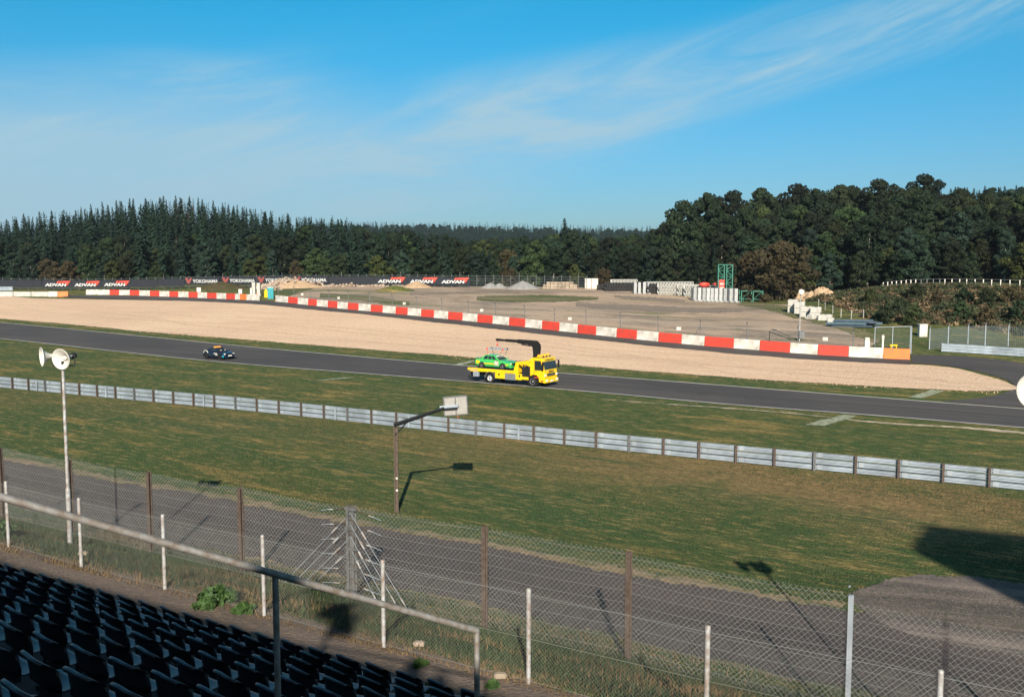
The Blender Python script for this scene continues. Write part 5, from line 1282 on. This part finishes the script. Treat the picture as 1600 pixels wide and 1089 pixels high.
mb = MB(); mb.box((.45, -.912, .72), (.62, .012, .12)); mb.box((.62, -.914, .56), (.4, .012, .12)); mb.tube((-1.72, -.90, .72), (-1.5, -.915, 1.0), .05, 6); mb.tube((-1.5, -.915, 1.0), (-1.08, -.915, .98), .05, 6); mb.tube((-1.08, -.915, .98), (-.88, -.915, .72), .05, 6); mb.build('white_livery', M_WHITE, bc)
mb = MB(); mb.box((1.70, -.86, .42), (.35, .03, .22)); mb.box((1.98, -.5, .38), (.03, .35, .18)); mb.build('blue_livery', mat('cyan_vinyl', (.01, .35, .48), .4), bc)
mb = MB(); mb.box((.75, -.3, 1.10), (.03, .22, .08)); mb.box((.75, .35, 1.10), (.03, .22, .08)); mb.build('screen_sticker', M_WHITE, bc)
# ------------------------------------------------------------------ trees
def unit(n, rs):
    v = rs.normal(size=(n, 3)); return v/np.linalg.norm(v, axis=1)[:, None]
def leaf_quads(C, Nn, size, rs, spread=.55):
    """one ragged leaf clump (two triangles) at each centre, roughly facing its normal"""
    n = len(C); d = Nn + rs.normal(size=(n, 3))*spread; d /= np.linalg.norm(d, axis=1)[:, None]
    a = np.cross(d, unit(n, rs)); a /= np.linalg.norm(a, axis=1)[:, None]+1e-9; b = np.cross(d, a)
    s = size*(0.6+rs.rand(n)*.8)[:, None]
    k = [(.9, .1), (.15, .55), (-.8, .25), (-.2, -.7)]
    V = np.stack([C+a*s*x*(1+rs.uniform(-.3, .3, (n, 1)))+b*s*y*(1+rs.uniform(-.3, .3, (n, 1))) for x, y in k], 1).reshape(-1, 3)
    F = np.arange(4*n).reshape(n, 4); return V, F
def broad_crown(seed, H, W, leaf, nl, per, low=.22, gap=.0):
    rs = np.random.RandomState(seed); Cs = []; Ns = []
    L = []
    for i in range(nl):
        z = low+(1-low)*((i+.5)/nl)**.9; env = math.sqrt(max(.03, 1-((z-.52)/.52)**2)) if z > .52 else .8+.2*(z-low)/(.52-low)
        a = i*2.4+rs.uniform(-.5, .5); rr = rs.uniform(.25, 1.0)*env*W/2
        if i > nl-4: rr *= .5
        lr = W*rs.uniform(.10, .22)*(1-.25*z)
        L.append((rr*math.cos(a), rr*math.sin(a), z*H-lr*.6, lr))
    L.append((0, 0, H*.6, W*.26)); L.append((0, 0, H*.42, W*.28))
    for (x, y, z, r) in L:
        u = unit(per, rs); sq = np.array([1, 1, .72]); rad = r*(.72+.4*rs.rand(per))[:, None]
        Cs.append(np.array([x, y, z])+u*rad*sq); Ns.append(u)
    C = np.concatenate(Cs); Nn = np.concatenate(Ns)
    return leaf_quads(C, Nn, leaf, rs), L
def spruce_crown(seed, H, W, dz=.55, nb=8, sub=4):
    rs = np.random.RandomState(seed); V = []; F = []
    z = H*.06
    while z < H*.985:
        f = 1-z/H; R0 = W/2*(f**.78)*(.86+.28*rs.rand())+.12
        for k in range(max(4, int(nb*(.5+f*.7)))):
            a = rs.rand()*6.283; r = R0*rs.uniform(.72, 1.12); ca, sa = math.cos(a), math.sin(a); wd = r*.22+.14; dr = r*(.30+.2*rs.rand())
            for j in range(sub):
                t0 = j/sub*.85+.05; t1 = (j+1.5)/sub*.85+.1; tw = rs.uniform(-.4, .4)
                w0 = wd*(1-abs(t0-.4)*.8); 
                p0 = (r*t0, -w0, -dr*t0*t0+rs.uniform(-.1, .1)); p1 = (r*t1+rs.uniform(0, .15), tw*.4, -dr*t1*t1-.05); p2 = (r*t0, w0, -dr*t0*t0+rs.uniform(-.1, .1)); p3 = (r*(t0-.05), 0, -dr*t0*t0+.16)
                o = len(V)
                for (x, y, zz) in (p0, p1, p2, p3): V.append((x*ca-y*sa, x*sa+y*ca, z+zz+rs.uniform(-.05, .05)))
                F.append((o, o+1, o+2, o+3))
        z += dz*(.65+.6*f)
    o = len(V); V += [(.14, 0, H*.93), (-.1, .1, H*.93), (0, 0, H*1.02), (-.07, -.12, H*.93)]; F.append((o, o+1, o+2, o+3))
    return np.array(V), np.array(F)
def trunk_mesh(name, H, r, L, m, bare=False, seed=0):
    rs = random.Random(seed); mb = MB(); pts = [Vector((0, 0, -.6))]; x = y = 0
    for k in range(1, 6): x += rs.uniform(-.15, .15); y += rs.uniform(-.15, .15); pts.append(Vector((x, y, H*.16*k)))
    for i in range(5): mb.tube(pts[i], pts[i+1], r*(1-i*.16), 7, r*(1-(i+1)*.16))
    for (lx, ly, lz, lr) in (L or [])[:12]:
        z0 = max(H*.15, lz-abs(lx)*.6-abs(ly)*.6-lr*.4); b = Vector((lx, ly, lz)); a = pts[min(5, int(z0/(H*.16)))].copy(); a.z = z0
        mb.tube(a, (a+b)/2+Vector((0, 0, .3)), r*.32, 5, r*.2); mb.tube((a+b)/2+Vector((0, 0, .3)), b, r*.2, 5, r*.08)
    o = mb.build(name, m); me = o.data; bpy.data.objects.remove(o); return me
M_SPR = mat('spruce_needles', (.015, .034, .019), .85, col2=(.008, .018, .012), scale=.35, rnd=.32, spec=.2, detail=3)
M_SPRD = mat('dry_spruce_needles', (.13, .085, .058), .9, col2=(.07, .05, .035), scale=.5, rnd=.3, spec=.2)
M_LF = [mat('leaves_dark_green', (.015, .026, .009), .8, col2=(.006, .012, .006), scale=.4, rnd=.5, spec=.25),
        mat('leaves_mid_green', (.030, .046, .013), .8, col2=(.012, .022, .008), scale=.4, rnd=.5, spec=.25),
        mat('leaves_yellow_green', (.060, .070, .015), .8, col2=(.024, .034, .010), scale=.4, rnd=.35, spec=.25),
        mat('leaves_autumn_brown', (.060, .046, .020), .8, col2=(.030, .027, .012), scale=.35, rnd=.25, spec=.25),
        mat('pine_needles', (.022, .044, .026), .8, col2=(.009, .020, .013), scale=.4, rnd=.45, spec=.25)]
M_TRUNK = mat('bark', (.075, .062, .05), .9, scale=2); M_TRUNKP = mat('pale_bark', (.30, .27, .22), .9, col2=(.16, .13, .11), scale=1.5)
M_X = None
def mesh_of(name, VF, m):
    o = np_mesh(name, VF[0], VF[1], m); me = o.data; bpy.data.objects.remove(o); return me
SPV = []   # spruce prototypes: crown mesh, trunk mesh, height
for i, (H, W) in enumerate([(20, 8.2), (22, 8.4), (18, 7.8), (23, 9.2), (16, 7.2)]):
    SPV.append((mesh_of('crown', spruce_crown(10+i, H, W), M_SPR), trunk_mesh('trunk', H, .26, None, M_TRUNK), H, 'spruce'))
SPD = [(mesh_of('crown', spruce_crown(40, 18, 4.6, .9, 6, 3), M_SPRD), trunk_mesh('trunk', 18, .24, None, M_TRUNKP), 18, 'dry')]
BRV = []
for i, (H, W, mi, lf_, low) in enumerate([(17, 10.5, 0, .62, .16), (15, 9.5, 0, .6, .12), (18, 9.0, 1, .6, .20), (14, 9.5, 1, .58, .10), (12, 8.5, 2, .55, .10), (12, 9.5, 3, .55, .08), (16, 8.5, 4, .52, .16), (20, 11.0, 0, .66, .25), (13, 8, 4, .5, .1)]):
    vf, L = broad_crown(60+i, H, W, lf_*.62, 30, 260, low); BRV.append((mesh_of('crown', vf, M_LF[mi]), trunk_mesh('trunk', H, .30, L, M_TRUNKP if i % 3 == 0 else M_TRUNK, seed=i), H, mi))
def rid_top(px):   # tree top line read off the photograph
    return float(np.interp(px, [-60, 0, 20, 60, 120, 160, 230, 290, 350, 400, 470, 540, 600, 640, 700, 780, 860, 884, 900, 960, 1020, 1050, 1070, 1100, 1130, 1170, 1200, 1250, 1300, 1345, 1385, 1430, 1460, 1500, 1560, 1660],
        [352, 350, 337, 331, 324, 314, 308, 304, 315, 325, 335, 342, 351, 359, 367, 372, 362, 350, 362, 369, 360, 328, 320, 316, 306, 312, 302, 298, 292, 290, 286, 280, 290, 292, 288, 288]))
rs = np.random.RandomState(5)
cand = []
def conif_share(px, D):
    if px < 560: return .10 if D < np.interp(px, FLX, FLD)+16 else (.85 if D < np.interp(px, FLX, FLD)+30 else 1.0)
    if px < 1020: return .25 if D < np.interp(px, FLX, FLD)+16 else .6
    if px > 1440 and D > 255: return .85
    return .10
D = 180.0
while D < 480:
    sp = 5.6 if D < 300 else 7.2
    dpx = sp/D*FPX; px = -90.0+rs.uniform(0, dpx)
    while px < 1690:
        q = px+rs.uniform(-.35, .35)*dpx; d = D+rs.uniform(-.35, .35)*sp; fr = float(np.interp(q, FLX, FLD))
        if d > fr+2.5: cand.append((d, q, fr))
        px += dpx
    D += sp*.9
items = []
for d, q, fr in cand:
    X = (q-800)/FPX*d; z = T(X, d); k = rs.rand() < conif_share(q, d); rank = d-fr
    room = CAM_H + (400-(rid_top(q)))*d/FPX - z     # height that reaches the skyline of the photo
    if k: pi = rs.randint(0, 5); H0 = SPV[pi][2]
    else:
        if rank < 14: pi = [0, 1, 3, 4, 5, 6, 8, 1, 6, 3][rs.randint(0, 10)]
        else: pi = [0, 1, 2, 3, 7, 6, 0, 2][rs.randint(0, 8)]
        if 60 < q < 140 and rank < 10: pi = [4, 5, 5][rs.randint(0, 3)]
        H0 = BRV[pi][2]
    h = H0*rs.uniform(.62, 1.15)
    if rank < 10: h *= rs.uniform(.55, .8)
    elif rank < 22: h *= rs.uniform(.6, .8) if q < 600 else rs.uniform(.7, .92)
    elif rank < 60 and q < 600: h *= rs.uniform(.65, .9)
    ceiling = room*(rs.uniform(.76, 1.0) if k else rs.uniform(.72, 1.0))
    if h > ceiling: h = ceiling
    if h < 3.5: continue
    items.append([d, q, X, z, k, pi, h/H0, rank, h])
# reject trees that nothing shows of: everything between them and the camera is taller
items.sort(key=lambda t: t[7])
NB = NSP = 0; far_items = []; named = []
cov = np.full(1800, 1089.0)     # lowest row still open above nearer trees, by column
for t in sorted(items, key=lambda t: t[0]):
    d, q, X, z, k, pi, sc, rank, h = t
    ytop = proj((X, d, z+h))[1]; w = (3.0 if k else 4.2)*sc*FPX/d
    i0, i1 = int(max(0, q-w+90)), int(min(1799, q+w+90))
    vis_px = float(np.mean(np.clip(cov[i0:i1+1]-ytop, 0, 80)))
    t.append(vis_px)
    ww = w*.55; j0, j1 = int(max(0, q-ww+90)), int(min(1799, q+ww+90)); cov[j0:j1+1] = np.minimum(cov[j0:j1+1], ytop+.18*h*FPX/d)
def in_frame(t): return -8 < t[1] < 1608
bro = sorted([t for t in items if not t[4] and t[9] > .5 and in_frame(t)], key=lambda t: -t[9]); spr = sorted([t for t in items if t[4] and t[9] > .5 and in_frame(t)], key=lambda t: -t[9])
named = bro[:285]+spr[:285]; ids = set(id(t) for t in named); far_items = [t for t in items if id(t) not in ids]
print('trees', len(items), 'broad', len(bro), 'spruce', len(spr), 'rest', len(far_items))
KIND = {0: 'dark green broadleaf tree', 1: 'mid green broadleaf tree', 2: 'yellow green tree', 3: 'brown turning tree', 4: 'bluish green pine'}
PL = [(60, 'left of the left lettered banners'), (206, 'above the left lettered banners'), (300, 'above the plain dark banner'), (415, 'above the short left wall'), (520, 'above the rubble heap'), (590, 'right of the rubble heap'), (735, 'above the sand heap banners'), (840, 'above the grey heaps'), (935, 'above the low stone stack'), (1080, 'above the tyre piles'), (1160, 'behind the lattice tower'), (1260, 'left of the bank'), (1380, 'above the sandy boulders'), (1500, 'above the white post fence, left half'), (1700, 'above the white post fence, right half')]
def place_word(q): return next(w for lim, w in PL if q < lim)
def band(t): return 'at the forest edge' if t[7] < 9 else 'in the second rank' if t[7] < 22 else 'in the middle of the wood' if t[7] < 50 else 'high up the slope'
def put_tree(t, cr, tm, label, cat, grp, name, sc=None):
    sc = sc or (t[6]*rs.uniform(.95, 1.15), t[6]*rs.uniform(.95, 1.15), t[6])
    o = thing(name, label, cat, (t[2], t[0], t[3]-.1), rs.uniform(0, 6.28), grp); o.scale = sc; o.rotation_euler = (rs.uniform(-.035, .035), rs.uniform(-.035, .035), rs.uniform(0, 6.28))
    c = bpy.data.objects.new('crown', cr); COL.objects.link(c); c.parent = o
    c = bpy.data.objects.new('trunk', tm); COL.objects.link(c); c.parent = o
    return o
cntr = {}
for t in sorted(named, key=lambda t: t[1]):
    k, pi = t[4], t[5]
    dry = k and 270 < t[1] < 310 and rs.rand() < .45 and t[7] > 35
    kd = 'dry brown spruce' if dry else 'dark green spruce' if k else KIND[BRV[pi][3]]
    key = (kd, place_word(t[1]), band(t)); cntr[key] = cntr.get(key, 0)+1
    lab = '%s %s, %s, %s from left' % (kd, key[2], key[1], nth(cntr[key]))
    w = lab.split()
    if len(w) > 16: lab = lab.replace(' at the forest edge', ' in front').replace(' tree ', ' ').replace(' in the middle of the wood', ' mid wood').replace(' above the white post fence', ' above white fence').replace(' in the second rank', ' second rank');
    if len(lab.split()) > 16: lab = lab.replace(' lettered', '').replace(', left half', ' left').replace(', right half', ' right').replace('the middle of the wood', 'mid wood')
    P = SPD[0] if dry else SPV[pi] if k else BRV[pi]
    if dry: t[6] = t[8]/18*.95
    wk = rs.uniform(.78, 1.35) if k else rs.uniform(.85, 1.25)
    put_tree(t, P[0], P[1], lab, 'tree', 'spruces of the forest' if k else 'pines of the forest' if P[3] == 4 else 'broadleaf trees of the forest', 'spruce_tree' if k else 'pine_tree' if P[3] == 4 else 'broadleaf_tree', sc=(t[6]*wk, t[6]*wk, t[6]))
# single trees that stand out in the photo
vf, L = broad_crown(200, 11.5, 12.5, .42, 34, 170, .04); bm_ = mesh_of('crown', vf, M_LF[3]); bt = trunk_mesh('trunk', 11.5, .3, L, M_TRUNK)
def solo(px, D, ytop, cr, tm, H, label, name, wid=1.0, cat='tree'):
    X = (px-800)/FPX*D; z = T(X, D); h = CAM_H+(400-ytop)*D/FPX-z; s = h/H
    return put_tree([D, px, X, z, 0, 0, s, 0, h], cr, tm, label, cat, None, name, (s*wid, s*wid, s))
solo(1219, 200, 376, bm_, bt, 11.5, 'large round brown tree at the corner of the yard right of the lattice tower', 'round_tree', 1.0)
vf, L = broad_crown(201, 9, 9, .4, 24, 150, .04); bm2 = mesh_of('crown', vf, M_LF[3]); bt2 = trunk_mesh('trunk', 9, .25, L, M_TRUNK)
solo(1172, 214, 392, bm2, bt2, 9, 'smaller brown tree between the lattice tower and the large round tree', 'round_tree', 1.0)
vf, L = broad_crown(202, 22, 11, .42, 34, 210, .30); t22 = mesh_of('crown', vf, M_LF[0]); tt22 = trunk_mesh('trunk', 22, .4, L, M_TRUNKP)
vf, L = broad_crown(203, 21, 12, .42, 30, 210, .36); t23 = mesh_of('crown', vf, M_LF[0]); tt23 = trunk_mesh('trunk', 21, .4, L, M_TRUNKP)
for (px, D_, yt, a, lab) in [(1062, 256, 314, 1, 'tall dark tree standing out against the sky at the left end of the right wood'), (1108, 262, 302, 0, 'tall dark tree on the skyline just right of the lattice tower'), (1138, 268, 299, 1, 'tall dark skyline tree, second right of the lattice tower'), (1190, 270, 294, 0, 'tall dark skyline tree above the smaller brown tree'), (1240, 272, 288, 1, 'broad topped skyline tree above the large round brown tree'), (1268, 262, 296, 0, 'tall skyline tree with pale trunk right of the large round tree'), (1304, 275, 290, 1, 'skyline tree between two gaps above the sandy boulders'), (1324, 280, 291, 0, 'narrow skyline tree with see-through top above the boulders'), (1372, 272, 281, 1, 'very broad dark skyline tree above the left end of the white fence'), (1436, 280, 274, 1, 'highest tree of the whole skyline above the white post fence'), (1160, 250, 322, 0, 'tall tree behind the smaller brown tree')]:
    solo(px, D_, yt, (t22, t23)[a], (tt22, tt23)[a], (22, 21)[a], lab, 'broadleaf_tree', .9)
solo(884, 335, 340, SPV[1][0], SPV[1][1], 22, 'tall dark spruce rising alone above the middle of the forest', 'spruce_tree', 1.5)
# bare pale trunk in the right wood
p = Vector(((1258-800)/FPX*228, 228, 0)); p.z = T(p.x, p.y); mb = MB(); mb.tube(p-p, Vector((.3, 0, 8)), .24, 7, .17); mb.tube(Vector((.3, 0, 8)), Vector((-.1, 0, 13)), .17, 7, .07); mb.tube(Vector((.2, 0, 7)), Vector((1.2, 0, 10)), .07, 5, .03)
tag(mb.build('dead_tree', M_TRUNKP, loc=p), 'bare pale dead tree trunk in front of the right wood', 'tree')
# the rest of the wood, which reads as one mass
def low_spruce(seed, H, W):
    return spruce_crown(seed, H, W, 1.15, 6, 2)
LS = [low_spruce(300+i, 20, 6.5) for i in range(4)]; LB = [broad_crown(310+i, 15, 9.5, 1.0, 16, 34, .2)[0] for i in range(4)]
def merge(name, its, label, m):
    Vs = []; Fs = []; o = 0
    for (X, Y, z, (V, F), sx, sz, rot) in its:
        c, s = math.cos(rot), math.sin(rot)
        W = np.stack([(V[:, 0]*c-V[:, 1]*s)*sx+X, (V[:, 0]*s+V[:, 1]*c)*sx+Y, V[:, 2]*sz+z], -1); Vs.append(W); Fs.append(F+o); o += len(W)
    if Vs: tag(np_mesh(name, np.concatenate(Vs), np.concatenate(Fs), m), label, 'forest', kind='stuff')
A_, B_ = [], []
for t in far_items:
    d, q, X, z, k, pi, sc, rank, h = t[:9]
    (A_ if k else B_).append((X, d, z, (LS if k else LB)[rs.randint(0, 4)], h/(20 if k else 15), h/(20 if k else 15), rs.uniform(0, 6.28)))
M_FSP = mat('far_spruce_needles', (.014, .030, .018), .9, col2=(.008, .017, .011), scale=.12, spec=.1); M_FBR = mat('far_leaves', (.019, .034, .014), .9, col2=(.010, .018, .009), scale=.1, spec=.1)
merge('spruce_woodland', A_, 'dense dark spruce wood between and behind the nearer trees', M_FSP)
merge('broadleaf_woodland', B_, 'dense broadleaf wood between and behind the nearer trees', M_FBR)
far = []
for d in np.concatenate([np.arange(490, 900, 26), np.arange(1000, 1560, 30)]):
    for q in np.arange(-120, 1720, 7.2/d*FPX):
        qq = q+rs.uniform(-3, 3); dd = d+rs.uniform(-12, 12); X = (qq-800)/FPX*dd; z = T(X, dd); h = rs.uniform(15, 21)
        yt = proj((X, dd, z+h))[1]; lim = rid_top(qq)-1 if dd < 950 else 347+rs.uniform(-1.5, 2)+ (2 if qq > 860 else 0)
        if yt < lim: h -= (lim-yt)*dd/FPX
        if h < 5: continue
        if yt > 380: continue
        if dd > 950 and (qq < 480 or qq > 1090): continue
        if dd < 950 and rid_top(qq) < 335 : continue
        far.append((X, dd, z, LS[rs.randint(0, 4)] if rs.rand() < .7 else LB[rs.randint(0, 4)], h/18*1.15, h/19, rs.uniform(0, 6.28)))
print('far', len(far))
merge('distant_forest', far, 'bluish distant forest ridge along the horizon in the gap between the hills', M_FSP)
# ------------------------------------------------------------------ scrub on the bank, grass, weeds
def scatter(name, pts, h, per, leaf, m, label, seed=1, cat='plants', spread=.8, flat=.8):
    rs = np.random.RandomState(seed); C = []; 
    for (x, y, z, hh) in pts:
        u = unit(per, rs); C.append(np.array([x, y, z+hh*.35])+u*np.array([hh*flat, hh*flat, hh*.55])*(.5+.6*rs.rand(per, 1)))
    C = np.concatenate(C); V, F = leaf_quads(C, unit(len(C), rs)+np.array([0, 0, .6]), leaf, rs, spread)
    return tag(np_mesh(name, V, F, m), label, cat, kind='stuff')
def bankpts(n, seed, lo=.4, hi=1.5, pred=None):
    rs = random.Random(seed); out = []
    while len(out) < n:
        px = rs.uniform(1262, 1700); f0 = np.interp(px, [1240, 1300, 1360, 1410, 1480, 1600, 1750], [200, 166, 149, 145, 141, 131, 128])-1.0; f1 = np.interp(px, [1240, 1390, 1480, 1600, 1750], [210, 178, 173, 166, 160])-1.2
        D = rs.uniform(f0, f1)
        X = (px-800)/FPX*D; out.append((X, D, T(X, D), rs.uniform(lo, hi)))
    return out
M_SC1 = mat('scrub_green', (.044, .056, .018), .9, col2=(.018, .026, .010), scale=.25); M_SC2 = mat('scrub_brown', (.125, .080, .038), .9, col2=(.060, .046, .022), scale=.3); M_SC3 = mat('scrub_straw', (.30, .21, .12), .9, col2=(.16, .11, .06), scale=.4)
scatter('bank_scrub', bankpts(480, 1, .5, 1.4), 1, 60, .26, M_SC1, 'low green scrub covering the bank below the upper road', 1, 'scrub')
scatter('bank_bracken', bankpts(520, 2, .4, 1.2), 1, 45, .22, M_SC2, 'rust brown bracken patches among the scrub on the bank', 2, 'bracken')
scatter('bank_dry_grass', bankpts(420, 3, .3, .8), 1, 40, .20, M_SC3, 'straw coloured dry grass among the scrub on the bank', 3, 'dry grass')
for i, (px, py, h) in enumerate([(1430, 470, 2.2), (1465, 478, 2.0), (1505, 474, 1.8), (1540, 482, 2.4), (1580, 476, 2.2), (1592, 505, 2.6), (1500, 500, 2.2), (1540, 508, 2.0), (1405, 492, 2.0), (1360, 478, 2.2), (1385, 505, 2.3), (1425, 510, 2.4)]):
    p = g(px, py); vf, L = broad_crown(400+i, h*1.3, h*1.5, .22, 12, 70, .05)
    o = thing('bush', 'leafy bush on the scrubby bank, %s' % ['upper left', 'below the fence middle', 'upper middle', 'right of the middle', 'upper right', 'lower right corner', 'lower middle above the mesh fence', 'above the right guardrail', 'left part halfway up', 'far left top', 'low left above the gate', 'above the white cabinet'][i], 'bush', p, 0, 'bushes on the bank')
    o2 = np_mesh('foliage', vf[0], vf[1], M_LF[[1, 3, 0, 1, 3, 0, 1, 3, 0, 1, 0, 1][i]], o); MB().tube((0, 0, -.1), (0, 0, h*.6), .06, 5).build('stem', M_TRUNK, o)
# grass on the slope between the fences
def blades(name, n, smin, smax, tmin, tmax, hmin, hmax, m, label, seed, dens=None):
    rs = np.random.RandomState(seed); s = rs.uniform(smin, smax, n); t = rs.uniform(tmin, tmax, n)
    X = NS.x*s+TS.x*t; Y = NS.y*s+TS.y*t; keep = (Y > 9) & (np.abs(X) < Y*.60)
    if dens: keep &= dens(X, Y, s, rs)
    X, Y = X[keep], Y[keep]; Z = Tn(X, Y); n = len(X)
    h = rs.uniform(hmin, hmax, n); a = rs.uniform(0, 6.28, n); w = rs.uniform(.012, .03, n)*(1+h); lean = rs.uniform(0, .6, n)*h; b = rs.uniform(0, 6.28, n)
    P0 = np.stack([X-np.cos(a)*w, Y-np.sin(a)*w, Z-.01], -1); P1 = np.stack([X+np.cos(a)*w, Y+np.sin(a)*w, Z-.01], -1); P2 = np.stack([X+np.cos(b)*lean, Y+np.sin(b)*lean, Z+h], -1)
    return tag(np_mesh(name, np.stack([P0, P1, P2], 1).reshape(-1, 3), np.arange(3*n).reshape(n, 3), m), label, 'grass', kind='stuff')
M_B1 = mat('grass_blade_green', (.040, .062, .020), .8, col2=(.020, .036, .013), scale=.5); M_B2 = mat('grass_blade_dry', (.17, .115, .055), .85, col2=(.085, .06, .028), scale=.6)
def patchy(f, thr):
    return lambda X, Y, s, rs: (np.sin(X*f+1.3*np.sin(Y*f*.7))+np.sin(Y*f*1.3+X*.4)+rs.normal(size=len(X))*.7) > thr
blades('slope_grass', 120000, 19.1, 28.9, -42, 12, .05, .22, M_B1, 'rough green grass on the slope between the two wire fences', 1, patchy(.9, -.6))
blades('slope_dry_grass', 52000, 19.1, 28.8, -42, 12, .05, .20, M_B2, 'dry straw grass tufts on the slope between the two wire fences', 2, patchy(.6, .3))
blades('lawn_edge_grass', 60000, 35.7, 40, -46, 18, .03, .10, M_B1, 'grass tufts along the far edge of the service road', 3, patchy(.5, -.4))
blades('lawn_tufts', 200000, 37, 66, -52, 42, .03, .09, M_B1, 'short green grass tufts over the near lawn', 6, patchy(.35, .2))
blades('lawn_dry_tufts', 90000, 37, 66, -52, 42, .02, .06, mat('lawn_straw', (.20, .14, .055), .9, col2=(.12, .085, .035), scale=.6), 'straw coloured tufts over the near lawn', 7, patchy(.28, .9))
blades('path_edge_grass', 22000, 18.6, 19.5, -42, 10, .03, .14, M_B2, 'dry grass along the foot of the silver chain link fence', 4, patchy(1.3, .1))
for i, (px, py, r) in enumerate([(335, 938, .55), (352, 934, .42), (4, 830, .55), (322, 944, .3), (672, 1075, .18), (770, 1068, .15), (655, 1034, .14), (380, 950, .25)]):
    p = atz(px, py+6, 2.92); vf, _ = broad_crown(500+i, r*1.0, r*2.2, .085, 9, 40, .1)
    o = thing('weed_clump', 'green weed clump by the silver fence, %s' % ['largest one below the rail', 'right half of the largest pair', 'at the left edge', 'small one left of the largest', 'tiny one near the seats', 'tiny one right of the rail post', 'tiny one by the path', 'small one right of the largest'][i], 'weeds', p, 0, 'weeds along the footpath')
    np_mesh('foliage', vf[0], vf[1], mat('weed_leaves', (.045, .10, .018), .7, col2=(.02, .05, .010), scale=4), o)
for i in range(7):
    px = [530, 655, 660, 520, 1290, 782, 130][i]; py = [970+0, 1010, 860, 1005, 1010, 1060, 868][i]
    p = atz(px, py+40 if i in (0,) else py, 2.9) if i in (1, 5, 6) else None
    if p: tag(MB().bbox((0, 0, .06), (.30, .20, .10), .04).build('flat_stone', M_STONE, loc=(p.x, p.y, 2.93)), 'flat pale stone lying on the footpath, %s' % {1: 'behind the last seats', 5: 'right of the rail post', 6: 'at the far left'}[i], 'stone')

rs2 = np.random.RandomState(11); C_ = []
for P_ in (gn,):
    L_ = resample([Vector((p.x, p.y, 0)) for p in P_], .35)
    for p in L_:
        for _ in range(3):
            d_ = rs2.normal()*.55 + .1; x_, y_ = p.x+VV.x*d_+rs2.normal()*.2, p.y+VV.y*d_; C_.append((x_, y_))
C_ = np.array(C_); z_ = Tn(C_[:, 0], C_[:, 1])+.05
v_, f_ = leaf_quads(np.stack([C_[:, 0], C_[:, 1], z_], -1), np.tile([0, -.4, 1.0], (len(C_), 1)), .065, rs2, .3)
tag(np_mesh('scattered_gravel', v_, f_, M_GRAVEL), 'stones of the gravel trap strewn over its grassy edge', 'gravel', kind='stuff')
# ------------------------------------------------------------------ air
HAZE = 0.00009
hz = MB().box((0, 850, 60), (3600, 2300, 136)).build('haze', MATS['fence_wire'])
hm = bpy.data.materials.new('haze'); hm.use_nodes = True; nt = hm.node_tree
for n in list(nt.nodes): nt.nodes.remove(n)
o_ = nt.nodes.new('ShaderNodeOutputMaterial'); pv = nt.nodes.new('ShaderNodeVolumePrincipled'); pv.inputs['Density'].default_value = HAZE; pv.inputs['Color'].default_value = (.72, .86, .98, 1); pv.inputs['Anisotropy'].default_value = 0.2
nt.links.new(pv.outputs[0], o_.inputs['Volume']); hz.data.materials.clear(); hz.data.materials.append(hm); tag(hz, kind='stuff')
